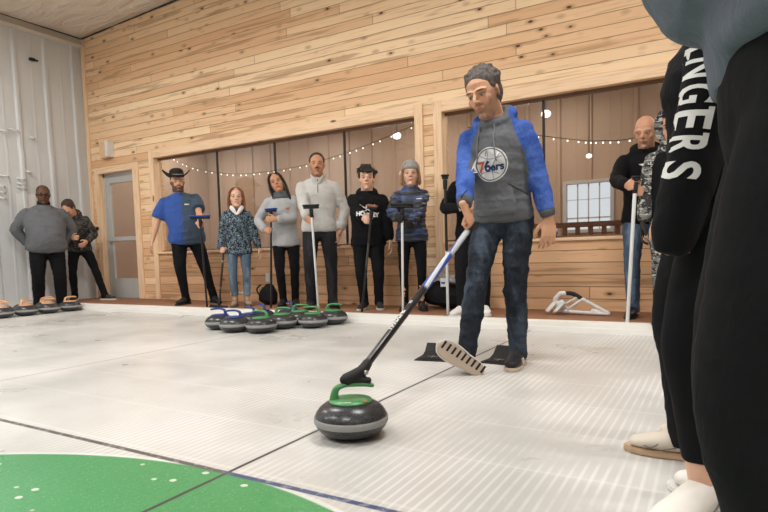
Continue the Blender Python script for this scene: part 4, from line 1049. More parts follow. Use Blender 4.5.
# 4 girl
P = V(-5.24, 5.36, FD)
b0 = V(-5.36, 5.10, .10); b1 = V(-5.30, 5.20, .98)
broom('broom resting head-down on the deck in the girl\'s hand', b0, b1, stick_mat('banded_shaft', [(0, (.02, .02, .02)), (.22, lin(200, 120, 80)), (.235, (.02, .02, .02)), (.55, lin(170, 160, 150)), (.57, (.02, .02, .02))]), head_end=0, hx=(.85, .5, 0), headw=.22)
g = b0.lerp(b1, .66)
res = person('girl in dark patterned winter jacket, blue jeans and fur-trimmed boots', P, CAM2, h=1.46, fem=True, skin=skin_mat('skin_d', SKIN_P, hair=lin(120, 84, 60), brow=.7),
    R=dict(g=g, axis=b1 - b0, thumb=1, pole=(-.8, .8, -.5)), L=dict(w=(.27, -.04, .66), pole=(1, .5, 0)), feet={'R': (-.07, -.02, 12), 'L': (.08, -.02, -8)},
    top=dict(name='jacket', mat=camo('jacket_pattern', [lin(28, 34, 48), lin(110, 130, 145), lin(14, 16, 24), lin(170, 185, 190)], 34), hem=.80, collar='hood', loose=.03, sr=1.25, cuffback=0), 
    pants=dict(name='jeans', mat=denim('denim_light', lin(72, 88, 106), lin(128, 148, 165)), w=.98, flare=1.05, hz=.17), shoes=dict(kind='boot', mat=plain('boot_tan', lin(150, 134, 118), .8), sole=plain('sole_grey', (.12, .11, .1)), laces=M_white, boot=.05),
    hair=dict(style='long', len=.10, mat=hair_mat('auburn', lin(134, 88, 60))), seed=6, hgt_head=.225)
bm = bmesh.new()
for q in (-1, 1):
    Mf = res['footM'][q]; tube(bm, [V(.046 * math.cos(a), .03 + .05 * math.sin(a), .165) for a in np.linspace(0, 2 * PI, 13)], [.020] * 13, ref=(0, 0, 1), n=8, sub=2, M=Mf)
me = voxel(bm, .008, 1); folds(me, .008, 2, 120); link('boot_cuff', me, plain('fleece_white', lin(225, 218, 208), .95), res['root'])
bm = bmesh.new(); bd = res['bend']; s_ = res['s']
tube(bm, [bd((-.08 * s_, -.05, 1.49 * s_)), bd((-.05 * s_, -.12 * s_, 1.45 * s_)), bd((0, -.150 * s_, 1.38 * s_)), bd((.05 * s_, -.12 * s_, 1.45 * s_)), bd((.08 * s_, -.05, 1.49 * s_))], [(.030, .024)] * 2 + [(.014, .014)] + [(.030, .024)] * 2, ref=(0, 0, 1), n=10, sub=4)
me = voxel(bm, .008, 2); folds(me, .005, 2, 120); link('hood_lining', me, plain('fleece', lin(235, 230, 226), .95), res['root'])

# 5 woman in light grey jacket
P = V(-4.60, 5.52, FD)
b0 = on_y(271, 304, 5.25); b0.z = .085; b1 = on_y(271, 211, 5.28)
broom('blue-headed broom held upright by the woman in the light grey jacket', b0, b1, black_shaft, pad=lin(36, 66, 160), hx=(.8, -.2, -.3), headw=.17)
g = b0.lerp(b1, .80)
res = person('dark-haired woman in light grey jacket and black trousers, head tilted', P, CAM2, h=1.64, fem=True, skin=skin_mat('skin_e', SKIN_M, hair=(.02, .015, .012)),
    R=dict(g=g, axis=b1 - b0, thumb=1, pole=(-.9, .7, -.7)), L=dict(w=(-.10, -.24, 1.06), x=(-1, -.1, 0), z=(0, -1, 0), mode='loose', pole=(.9, .3, -.8)), feet={'R': (-.06, -.02, 12), 'L': (.09, -.02, -5)},
    top=dict(name='jacket', mat=fabric('jacket_light_grey', lin(176, 178, 180)), hem=.80, collar='stand', loose=.02, sr=1.15), pants=dict(name='trousers', mat=blackpants, w=.98, taper=.95), shoes=dict(kind='boot', **sh_black, boot=.10),
    hair=dict(style='long', len=.34, mat=hair_mat('black', (.015, .012, .01))), seed=8, head=(-6, -14, 0), lean=(0, -5, 0), hgt_head=.222)
bm = bmesh.new(); bd = res['bend']; s_ = res['s']; nk_ = bd((0, 0, 1.46 * s_))
tube(bm, [bd((0, .0, 1.42 * s_)), bd((0, -.004, 1.50 * s_))], [(.125 * s_, .085 * s_), (.082 * s_, .075 * s_)], n=20, sub=3, cap=.1); bm_obj('scarf', bm, fabric('dark_grey_yoke', lin(92, 96, 102)), res['root'], smooth=True)
project_decal(poly_mesh([[(-.018, -.012), (.018, -.012), (.018, .012), (-.018, .012)]]), res['top'], place(bd((.065, -.4, 1.27 * s_)), (1, 0, 0), (0, -1, 0)), 'chest_mark', plain('orange_mark', lin(226, 110, 60)), res['root'])

# 6 man in off-white quarter-zip
P = V(-4.01, 5.42, FD)
b0 = on_y(317.5, 309, 5.1); b0 = V(b0.x, 5.12, .085); b1 = on_y(311, 207.5, 4.98)
broom('white-shafted broom with black head held by the tall man in the off-white pullover', b0, b1, white_shaft, hx=(.95, .3, -.1), headw=.17)
g = b0.lerp(b1, (on_y(313, 221, 5.02).z - .085) / (b1.z - .085))
res = person('tall man with moustache in off-white quarter-zip pullover and black jeans', P, CAM2, h=1.79, bw=1.10, skin=skin_mat('skin_f', SKIN_M, hair=(.03, .02, .015), stache=.9, beard=.25),
    R=dict(g=g, axis=b1 - b0, thumb=1, pole=(-1, .6, -.6)), L=dict(w=(.25, -.02, .90), pole=(1.2, .6, 0)), feet={'R': (-.12, -.02, 12), 'L': (.13, -.02, -12)},
    top=dict(name='pullover', mat=fabric('off_white_knit', lin(198, 196, 192)), hem=.88, collar='crew', loose=.014, sr=1.15, fold=.009), pants=dict(name='jeans', mat=denim('denim_black', (.012, .012, .015), (.045, .047, .055), .6), w=1.0), shoes=sh_black,
    hair=dict(style='short', mat=hair_mat('darkbrown', (.03, .02, .015)), vol=1.04, rough=.003), seed=9)
bm = bmesh.new(); q = res['arms'][-1]; d_ = (q[0] - q[1]).normalized(); tube(bm, [q[1] + d_ * .02, q[1] + d_ * .045], [(.030, .030)] * 2, n=16, sub=1, cap=.1); bm_obj('wristwatch', bm, M_black, res['root'], smooth=True)
bm = bmesh.new(); bd = res['bend']; s_ = res['s']
for q in (-1, 1): tube(bm, [bd((q * .074, -.02, 1.50 * s_)), bd((q * .055, -.085, 1.47 * s_)), bd((q * .008, -.112, 1.40 * s_))], [(.020, .006)] * 3, ref=(0, 0, 1), n=8, sub=3)
bm_obj('collar', bm, fabric('off_white_collar', lin(190, 188, 184)), res['root'], smooth=True)
b_ = bmesh.new(); b_.from_mesh(res['top'].data); bvq = BVHTree.FromBMesh(b_); b_.free(); pts = []
for i in range(7):
    hit = bvq.ray_cast(bd((0, -.5, (1.45 - .025 * i) * s_)), V(0, 1, 0))
    if hit[0]: pts.append(hit[0] + V(0, -.002, 0))
bm = bmesh.new(); tube(bm, pts, [(.010, .004)] * 2 + [(.005, .004)] * (len(pts) - 2), n=8, sub=2); bm_obj('zip', bm, fabric('zip_grey', lin(110, 110, 112)), res['root'], smooth=True)

# 7 boy in black hoodie
P = V(-3.36, 5.45, FD)
b0 = on_y(361.5, 312, 5.15); b0 = V(b0.x, 5.16, .085); b1 = on_y(372, 208, 5.02)
root, Mb, Lb = broom('dark broom with a small brown head held across the boy\'s hoodie', b0, b1, stick_mat('dark_shaft', [(0, (.015, .015, .016)), (.5, lin(70, 66, 64)), (.75, (.015, .015, .016))]), pad=lin(140, 90, 66), hx=(.8, .2, -.45), headw=.10)
g = b0.lerp(b1, .87)
res = person('boy with tousled black hair in black hoodie printed with crossed sticks', P, CAM2, h=1.55, bw=1.12, skin=skin_mat('skin_g', SKIN_P, hair=(.015, .012, .01)),
    R=dict(g=g, axis=b1 - b0, thumb=1, pole=(-1, .5, -.7)), L=dict(w=(.25, -.06, .70), pole=(1, .6, 0)), feet={'R': (-.07, -.02, 18), 'L': (.10, -.02, -6)},
    top=dict(name='hoodie', mat=blackcloth, hem=.80, collar='hood', loose=.03, sr=1.25), pants=dict(name='trousers', mat=blackpants, w=1.08, taper=.92), shoes=dict(mat=plain('canvas_black', (.02, .02, .022), .8), sole=plain('sole_cream', lin(200, 196, 188)), laces=M_white),
    hair=dict(style='mop', mat=hair_mat('black', (.015, .012, .01)), vol=1.05), seed=10, hgt_head=.23)
bd, s_ = res['bend'], res['s']
M = place(bd((0, -.4, 1.235 * s_)), (1, 0, 0), (0, -1, 0))
project_decal(text_mesh('HOCKEY', .060, .0035), res['top'], place(bd((.0, -.4, 1.175 * s_)), (1, 0, 0), (0, -1, 0)), 'chest_print', M_white, res['root'], tol=.4)
sk = [[(-.085, -.032), (-.06, -.040), (-.05, -.028), (.085, .055), (.080, .062), (-.060, -.020)], [(.085, -.032), (.06, -.040), (.05, -.028), (-.085, .055), (-.080, .062), (.060, -.020)]]
project_decal(poly_mesh(sk), res['top'], M, 'crossed_sticks', M_white, res['root'], off=.003, tol=.4)
project_decal(poly_mesh([[(-.014, -.008), (.014, -.008), (.02, .012), (.014, .04), (-.014, .04), (-.02, .012)]]), res['top'], place(bd((0, -.4, 1.255 * s_)), (1, 0, 0), (0, -1, 0)), 'crest', M_white, res['root'], off=.004)
project_decal(poly_mesh([[(-.012, -.004), (.012, -.004), (.012, .004), (-.012, .004)], [(-.004, .008), (.004, .008), (.004, .036), (-.004, .036)]]), res['top'], place(bd((0, -.4, 1.255 * s_)), (1, 0, 0), (0, -1, 0)), 'crest_mark', M_black, res['root'], off=.006)

# 8 woman in beanie
P = V(-2.83, 5.48, FD)
b0 = on_y(402.5, 312, 5.15); b0 = V(b0.x, 5.16, .085); b1 = on_y(402, 206.5, 5.03)
broom('white-shafted broom with wide black head held by the woman in the beanie', b0, b1, white_shaft, hx=(.95, .3, .1), headw=.22)
gR = b0.lerp(b1, .885); gL = b0.lerp(b1, .80)
t = NT('puffer_navy', .45, .5); x, y, z = t.sep(t.coord()); n = t.noise(t.mp(t.coord(), (1, 1, 5)), 6, 2)
zq = t.math('ABSOLUTE', t.math('SINE', t.math('MULTIPLY', z, PI / .052))); t.color(t.mix(t.ss(zq, .0, .3, .8, 0), t.mix(t.ss(n, .52, .58), lin(44, 50, 62), lin(62, 84, 132)), (.006, .007, .01))); M_puff = t.m
res = person('woman in grey knitted beanie and navy striped puffer jacket with black gloves', P, CAM2, h=1.555, fem=True, skin=skin_mat('skin_h', SKIN_P, hair=lin(150, 110, 80), brow=.6),
    R=dict(g=gR, axis=b1 - b0, thumb=1, pole=(-1, .5, -.7)), L=dict(g=gL, axis=b1 - b0, thumb=1, pole=(1, .5, -.7)), feet={'R': (-.09, 0, 10), 'L': (.09, 0, -10)},
    top=dict(name='puffer_jacket', mat=M_puff, hem=.85, collar='stand', loose=.022, sr=1.25, quilt=.052), pants=dict(name='leggings', mat=blackpants, w=.93, taper=.9), shoes=dict(kind='boot', **sh_black, boot=.06),
    hair=dict(style='long', len=.01, mat=hair_mat('blond', lin(160, 122, 92))), seed=12, hgt_head=.225)
M = res['MH']; bm = bmesh.new(); ell(bm, (0, .022, .072), (.094, .106, .082), M=M, seg=26)
tube(bm, [V(.088 * math.cos(a), .018 + .102 * math.sin(a), .060 + .012 * -math.sin(a)) for a in np.linspace(0, 2 * PI, 25)], [(.022, .012)] * 25, ref=(0, 0, 1), n=8, sub=1, M=M)
me = voxel(bm, .007, 2); co = getco(me); cl_ = np.array(M.inverted()); l_ = co @ cl_[:3, :3].T + cl_[:3, 3]; 
t = NT('grey_knit', .95, .2); hx_ = t.coord(); t.color(t.mix(t.noise(t.mp(hx_, (1, 1, .6)), 140, 3), lin(120, 120, 118), lin(182, 182, 178))); t.bump(t.noise(hx_, 120, 2), .6, .004)
link('beanie', me, t.m, res['root'])
bm = bmesh.new(); ell(bm, (-.085, .01, .015), (.03, .035, .035), M=M, seg=12); me = voxel(bm, .007, 1); folds(me, .006, 1, 120); link('earmuff', me, plain('fleece_white', lin(225, 218, 208), .95), res['root'])
for q in (-1, 1):
    bm = bmesh.new(); el, w, x, z, mode, k = res['arms'][q]; hand(bm, w, x, z, q, mode, k * 1.06); tube(bm, [w - x * .06, w], [.034, .030], n=12, sub=1, ref=z); link('glove', voxel(bm, .007, 2), M_black, res['root'])
bd, s_ = res['bend'], res['s']
project_decal(poly_mesh([[(-.03, -.006), (.03, -.004), (.03, .008), (-.03, .006)]]), res['top'], place(bd((.085, -.4, 1.33 * s_)), (1, 0, 0), (0, -1, 0)), 'chest_mark', M_white, res['root'])

# 9 person half hidden behind the standing man
P = V(-2.03, 5.22, FD)
b0 = on_y(449, 300, 5.15); b0 = V(b0.x - .0, 5.12, .09); b1 = on_y(445, 178, 5.0)
broom('broom with white lower shaft and black upper shaft beside the hidden person', b0, b1, stick_mat('two_tone_shaft', [(0, lin(205, 208, 210)), (.62, (.015, .015, .016))]), hx=(.6, .8, 0), headw=.05, r=.014)
g = on_y(463, 216, 5.05)
person('person in black jacket and trousers with white sneakers, half hidden by the standing man', P, CAM2, h=1.58, skin=skin_mat('skin_i', SKIN_L),
    R=dict(w=(-.10, -.24, 1.02), x=(1, -.2, .2), z=(0, -1, 0), mode='loose', pole=(-1, .4, -.6)), L=dict(w=(.1, -.22, .98), x=(-1, 0, 0), z=(0, -1, 0), mode='loose', pole=(1, .4, -.6)), feet={'R': (-.12, -.02, 30), 'L': (.10, .02, -5)},
    top=dict(name='jacket', mat=blackcloth, hem=.84, collar='stand', loose=.02, sr=1.15), pants=dict(name='trousers', mat=blackpants, w=1.08), shoes=dict(mat=plain('sneaker_white', lin(228, 226, 220), .6), sole=M_white, laces=M_white, k=1.1),
    hair=dict(style='short', mat=hair_mat('brown', (.05, .03, .02))), seed=13)

# 10 the man delivering
def foot_roll(): return Matrix.Rotation(math.radians(-18), 4, 'Z')
P = V(-1.13, 3.42, 0)
b0 = V(-1.205, 1.845, .235); b1 = on_y(469, 229, 3.17)
# delivery stick
z = (b1 - b0).normalized(); x = V(1, 0, 0); x = (x - z * x.dot(z)).normalized(); y = z.cross(x); L_ = (b1 - b0).length
Mst = Matrix(((x.x, y.x, z.x, b0.x), (x.y, y.y, z.y, b0.y), (x.z, y.z, z.z, b0.z), (0, 0, 0, 1)))
stick = empty('delivery_stick', mat=Mst); tag(stick, 'long blue, silver and black delivery stick from the man\'s hand down to the stone', 'broom')
t = NT('stick_paint', .3, .5); cc = t.coord(); x_, y_, z_ = t.sep(cc)
ang = t.math('ARCTAN2', y_, x_)
wv = t.math('ADD', z_, t.math('MULTIPLY', t.math('SINE', t.math('ADD', ang, 0)), .12))
silver = t.math('GREATER_THAN', t.math('SINE', t.math('ADD', ang, t.math('MULTIPLY', z_, 3.0))), .82)
col = t.mix(t.ss(z_, .70, .74), (.012, .012, .014), t.mix(silver, lin(44, 84, 168), lin(200, 205, 212)))
col = t.mix(t.ss(z_, 1.08, 1.12), col, t.mix(silver, lin(190, 195, 202), lin(30, 60, 130)))
col = t.mix(t.ss(z_, 1.40, 1.43), col, (.012, .012, .014)); t.color(col)
bm = bmesh.new(); tube(bm, [V(0, 0, .02), V(0, 0, L_ * .5), V(0, 0, L_ + .05)], [.0165, .0185, .0175], n=20, sub=1, cap=.6); shaft = bm_obj('shaft', bm, t.m, stick, smooth=True)
for zz, txt, sz in ((.40, 'HARDLINE', .034), (.56, '///', .03)):
    me = text_mesh(txt, sz, .0012, .006)
    project_decal(me, shaft, place(V(.0, 0, zz) + V(-.1, .06, 0), (0, 0, 1), (-.85, -.5, 0)) if False else place(V(-.02, -.08, zz), (0, 0, 1), (-.25, -1, 0)), 'lettering', M_white, stick, off=.0008)
for zz, txt in ((.40, 'HARDLINE'),):
    me = text_mesh(txt, .034, .0012, .006); project_decal(me, shaft, place(V(.02, .08, zz), (0, 0, 1), (.25, 1, 0)), 'lettering', M_white, stick, off=.0008)
# head clamp on the handle
bm = bmesh.new(); Mi = Mst.inverted(); hd = V(math.cos(math.radians(35)), math.sin(math.radians(35)), 0)
c0 = Mi @ (V(-1.235, 1.835, .222) - hd * .030); c1 = Mi @ (V(-1.235, 1.835, .214) + hd * .075)
tube(bm, [c0, c0.lerp(c1, .5), c1], [(.019, .015), (.017, .015), (.015, .014)], n=14, sub=3, cap=.7, ref=Mi.to_3x3() @ V(-hd.y, hd.x, 0)); tube(bm, [V(0, 0, .09), V(0, 0, .03), c0.lerp(c1, .15)], [.020, .024, .026], n=14, sub=2, cap=.6)
me = voxel(bm, .004, 2); link('clamp_head', me, M_black, stick)
bm = bmesh.new(); cyl(bm, V(-.03, 0, .028), V(.03, 0, .028), .009); bm_obj('bolt', bm, plain('bolt_steel', (.5, .5, .5), .3, metal=1), stick, smooth=True)

t = NT('hoodie_raglan', .9, .2); side = t.attr('part'); sx_ = t.sep(side)[0]; c = t.coord()
n = t.noise(c, 9, 4); w = t.noise(c, 260, 2); f = t.math('ADD', t.math('MULTIPLY', n, .5), t.math('MULTIPLY', w, .5))
g1 = t.mix(f, lin(78, 80, 84), lin(112, 114, 118)); b1c = t.mix(t.ss(f, .36, .66), lin(42, 70, 142), lin(86, 118, 196))
t.color(t.mix(t.ss(sx_, .42, .58), g1, b1c)); t.bump(t.math('ADD', t.noise(t.mp(c, (1, 1, .7)), 15, 3, .55, .8), t.math('MULTIPLY', w, .06)), .45, .03); M_rag = t.m
gR = b0.lerp(b1, .965)
rollR = Matrix.Rotation(math.radians(-6), 4, 'Z')
heel = V(-1.145, 3.055, .012) - V(-1.13, 3.42, 0); td = V(-.17, -.17, .165).normalized(); cdir = V(.36, -.93, .05); nn_ = (cdir - td * cdir.dot(td)).normalized()
fz_ = -nn_; fy_ = -td; fx_ = fy_.cross(fz_); og = heel + td * .10
fmR = Matrix(((fx_.x, fy_.x, fz_.x, og.x), (fx_.y, fy_.y, fz_.y, og.y), (fx_.z, fy_.z, fz_.z, og.z), (0, 0, 0, 1)))
def stripes(M, k, shoe, q):
    bm = bmesh.new()
    if q < 0:
        for i in range(9):
            y = (.085 - .034 * i) * k; box(bm, -.004 * k, .040 * k, y - .006, y + .006, -.003, .001, M=M)
        bm_obj('tread', bm, M_black, shoe)
        bm = bmesh.new(); out = [(.105, .0), (.09, .026), (.05, .041), (-.02, .044), (-.09, .054), (-.15, .053), (-.19, .038), (-.215, 0)]
        for sg in (-1, 1): tube(bm, [V(sg * a * k, y * k, .020) for y, a in out], [.0045] * len(out), ref=(0, 0, 1), n=6, sub=2, M=M)
        bm_obj('piping', bm, M_white, shoe, smooth=True)
    else:
        for i in range(3):
            y = (-.04 - .02 * i) * k; tube(bm, [V(.048 * k, y, .03), V(.045 * k, y - .02, .062)], [.003, .003], n=6, sub=1, M=M)
        bm_obj('stripe', bm, M_white, shoe)
man = person('curly-haired man in grey hoodie with blue sleeves and dark jeans, delivering the stone', P, (-1.13, 0), h=1.785, bw=1.0, belly=.02, vox=.0048, cvox=.0075,
    skin=skin_mat('skin_main', lin(206, 156, 124), hair=lin(86, 64, 52), beard=.62), lean=(9, -3, -4), head=(12, -5, -5), hgt_head=.252,
    feet={'R': (0, 0, 0, 0, fmR), 'L': (.085, -.02, -4)}, hipshift=(-.02, .05),
    R=dict(g=gR, axis=b1 - b0, thumb=1, pole=(-1, .6, -.1), k=.96), L=dict(w=(.265, .03, .885), x=(.0, -.10, -1), z=(.55, -.85, 0), mode='relaxed', pole=(1, .5, 0), k=1.0),
    top=dict(name='hoodie', mat=M_rag, hem=.875, collar='hood', loose=.014, sr=1.12, pocket=True, cuffback=.10, fold=.010, freq=20), pants=dict(name='jeans', mat=denim('denim_dark', lin(16, 18, 23), lin(66, 76, 90), .9), w=1.02, kz=1.05, fold=.010),
    shoes=dict(mat=plain('trainer_black', (.015, .015, .018), .5), sole=plain('sole_beige', lin(205, 186, 168), .6), laces=plain('laces_dark', (.05, .05, .055)), trim=stripes, flat=True, k=1.02, sole_h=.02),
    hair=dict(style='curly', mat=hair_mat('grey_brown', lin(82, 74, 70)), vol=1.12, rough=.004), facep=dict(jaw=.96, nose=1.5), seed=14)
# which cloth is sleeve: raglan seam from the neck to the armpit
me = man['top'].data; co = getco(me); s_ = man['s']; part = np.zeros((len(co), 3), np.float32)
Mtn = np.array(man['Mt']); piv = np.array([.01, .05, .93 * s_]); tl_ = (co - piv) @ Mtn + piv - np.array([.01, .05, 0])
for q in (-1, 1):
    el, w = np.array(man['arms'][q][0]), np.array(man['arms'][q][1]); shp = np.array(man['sh'][q])
    a = np.abs(tl_[:, 0]) ; zz = tl_[:, 2] / s_
    seam = .085 + (1.47 - zz) * .38
    ok = (np.sign(tl_[:, 0]) == q) & (zz > 1.22) & (a / s_ > seam)
    def dseg(p, u, v):
        d = v - u; t_ = np.clip(((p - u) @ d) / (d @ d), 0, 1); return np.linalg.norm(p - u - t_[:, None] * d, axis=1), t_
    d1, t1 = dseg(co, shp, el); d2, t2 = dseg(co, el, w)
    ok |= ((d1 < .088 * s_) & (t1 > .3) & (a / s_ > .17)) | ((d1 < .088 * s_) & (t1 > .45) & (a / s_ > .13) & (q < 0)) | ((d2 < .075 * s_) & (t2 < .80) & (t2 > 0) & ((a / s_ > (.15 if q > 0 else .11)) | (tl_[:, 1] < -.17)))
    part[ok, 0] = 1
at = me.attributes.new('part', 'FLOAT_VECTOR', 'POINT'); at.data.foreach_set('vector', part.ravel())
bd = man['bend']; rt = man['root']; Mt = man['Mt']
lc = bd((.014, -.4, 1.215 * s_)); U = Mt @ V(1, 0, 0); Nn = Mt @ V(0, -1, 0)
M_print = plain('print_white', lin(206, 206, 206), .8); M_pg = plain('print_grey', lin(120, 122, 126), .8); M_navy = plain('print_navy', lin(40, 52, 90), .8); M_red = plain('print_red', lin(190, 90, 60), .8)
PM = place(lc, U, Nn)
project_decal(poly_mesh(annulus(0, .088), .014), man['top'], PM, 'emblem', M_print, rt, off=.0022)
project_decal(poly_mesh(annulus(.094, .101), .014), man['top'], PM, 'emblem_ring', M_print, rt, off=.0022)
def arc_strip(cx, cy, r, a0, a1, w, n=24):
    o = []
    for i in range(n):
        a, b = a0 + (a1 - a0) * i / n, a0 + (a1 - a0) * (i + 1) / n
        o.append([(cx + (r + w) * math.cos(a), cy + (r + w) * math.sin(a)), (cx + (r + w) * math.cos(b), cy + (r + w) * math.sin(b)), (cx + (r - w) * math.cos(b), cy + (r - w) * math.sin(b)), (cx + (r - w) * math.cos(a), cy + (r - w) * math.sin(a))])
    return o
def inside(polys, R=.087): return [p for p in polys if all(math.hypot(*q) < R for q in p)]
ls = inside(arc_strip(-.13, .07, .12, -1.6, .6, .0018) + arc_strip(.14, -.05, .13, 1.6, 4, .0018) + arc_strip(.02, .16, .13, 3.4, 5.6, .0018) + arc_strip(-.02, -.16, .12, .2, 2.9, .0018) + arc_strip(.02, .05, .045, 0, 3.1, .003))
project_decal(poly_mesh(ls, .014), man['top'], PM, 'emblem_seams', M_pg, rt, off=.0035)
project_decal(text_mesh('7', .085, .003), man['top'], PM @ Matrix.Translation((-.058, -.012, 0)), 'emblem_number', M_red, rt, off=.0045)
project_decal(text_mesh('6', .085, .003), man['top'], PM @ Matrix.Translation((-.018, -.012, 0)), 'emblem_number', M_navy, rt, off=.0045)
project_decal(text_mesh('ers', .062, .0025), man['top'], PM @ Matrix.Translation((.040, -.018, 0)), 'emblem_letters', M_navy, rt, off=.0045)
# drawstrings, pocket seams, neck opening
cord = fabric('cord_grey', lin(120, 122, 126))
bm = bmesh.new()
bmt = bmesh.new(); bmt.from_mesh(man['top'].data); bv = BVHTree.FromBMesh(bmt); bmt.free()
for q, x0 in ((-1, -.055), (1, .040)):
    pts = []
    for i in range(8):
        p = bd((x0 + q * .002 * i, -.5, (1.44 - .030 * i) * s_)); hit = bv.ray_cast(p, -Nn)
        if hit[0]: pts.append(hit[0] + Nn * .004)
    tube(bm, pts, [.0045] * len(pts), ref=(1, 0, 0), n=8, sub=2)
bm_obj('drawstring', bm, cord, rt, smooth=True)
M_seam, M_cuff = fabric('seam_dark', lin(58, 60, 64)), fabric('cuff_grey', lin(86, 88, 92))
for q in (-1, 1):
    pts = []; bm = bmesh.new()
    for i in range(7):
        f = i / 6; p = bd((q * (.085 + .075 * f), -.5, (1.06 - .13 * f) * s_)); hit = bv.ray_cast(p, -Nn)
        if hit[0]: pts.append(hit[0] + Nn * .001)
    if len(pts) > 2: tube(bm, pts, [.0035] * len(pts), ref=(1, 0, 0), n=6, sub=2); bm_obj('pocket_seam', bm, M_seam, rt, smooth=True)
    el, w = man['arms'][q][0], man['arms'][q][1]; a_, b_ = w.lerp(el, .20), w.lerp(el, .07)
    bm = bmesh.new(); tube(bm, [a_, b_], [.047 * s_, .042 * s_], n=20, sub=2, cap=.2); bm_obj('cuff', bm, M_cuff, rt, smooth=True)

# 11 bald man
P = V(-.54, 5.50, FD)
b0 = on_y(627, 320, 5.0); b0 = V(b0.x, 5.02, .088); b1 = on_y(635.5, 180, 4.95)
broom('white-shafted broom held by the bald man at the right', b0, b1, white_shaft, hx=(.8, .5, 0), headw=.04, r=.0145)
L_ = (b1 - b0).length
res = person('bald man in black hoodie and blue jeans leaning on a white broom shaft', P, CAM2, h=1.73, bw=1.08, skin=skin_mat('skin_j', lin(206, 154, 124), hair=lin(150, 140, 130), brow=.5, beard=.3),
    R=dict(g=b0.lerp(b1, .965), axis=b1 - b0, thumb=1, pole=(-1, .3, -.9)), L=dict(g=b0.lerp(b1, .90), axis=b1 - b0, thumb=1, pole=(1, .3, -.8)), feet={'R': (-.10, -.03, 10), 'L': (.12, .0, -10)},
    top=dict(name='hoodie', mat=blackcloth, hem=.84, collar='hood', loose=.014, sr=1.15), pants=dict(name='jeans', mat=denim('denim_mid', lin(52, 66, 84), lin(112, 134, 158)), w=1.0), shoes=dict(mat=plain('shoe_black2', (.014, .014, .016), .4), sole=sh_black['sole'], laces=M_white),
    hair=None, seed=15, head=(14, 0, -12), lean=(4, 0, 0))
bd, s_ = res['bend'], res['s']
project_decal(poly_mesh([[(-.07, .022), (-.03, .0), (0, -.012), (.012, -.005), (-.01, .022), (-.03, .026)], [(.015, -.02), (.05, .0), (.085, .03), (.05, .022), (.02, .012)], [(-.02, .028), (0, .022), (.006, .036), (-.004, .042)]]), res['top'], place(bd((.01, -.4, 1.34 * s_)), (1, 0, 0), (0, -1, 0)), 'chest_print', M_white, res['root'])
# 12 camouflage person
P = V(-.29, 5.09, FD)
res = person('person in black vest over grey camouflage hoodie with hood up and black gloves', P, CAM2, h=1.66, bw=1.0, skin=skin_mat('skin_k', SKIN_L, specs=0),
    R=dict(w=(-.235, -.08, .76), pole=(-1, .5, 0)), L=dict(w=(.24, -.05, .78)),
    top=dict(name='hoodie', mat=camo('camo_grey', [lin(120, 120, 116), lin(60, 60, 60), lin(190, 190, 186), lin(34, 34, 34)], 13), hem=.80, collar='hood', loose=.016, sr=1.15), pants=dict(name='trousers', mat=camo('camo_grey2', [lin(120, 120, 116), lin(60, 60, 60), lin(190, 190, 186), lin(34, 34, 34)], 13), w=1.05), shoes=sh_black,
    hair=None, seed=16, head=(10, 0, -18))
M = res['MH']; bm = bmesh.new()
tube(bm, [V(.104 * math.cos(a), -.035 - .012 * math.sin(a), .016 + .125 * math.sin(a)) for a in np.linspace(-PI * .5, PI * 1.5, 25)], [(.020, .028)] * 25, ref=(0, 1, 0), n=10, sub=1, M=M)
ell(bm, (0, .045, .03), (.108, .095, .125), M=M, seg=24); me = voxel(bm, .009, 3); folds(me, .005, 4, 30); link('hood', me, res['top'].data.materials[0], res['root'])
bd, s_ = res['bend'], res['s']; bm = bmesh.new()
pr = [(.90, .205, .150), (1.05, .198, .146), (1.2, .205, .152), (1.33, .200, .142), (1.42, .150, .112)]
tube(bm, [bd((0, 0, z * s_)) for z, a, b in pr], [(a * s_, b * s_) for z, a, b in pr], n=28, sub=4, cap=.2); me = voxel(bm, .011, 3); folds(me, .006, 4, 20); link('vest', me, blackcloth, res['root'])
for q in (-1, 1):
    bm = bmesh.new(); el, w, x, z, mode, k = res['arms'][q]; hand(bm, w, x, z, q, mode, k * 1.12); link('glove', voxel(bm, .007, 2), M_black, res['root'])

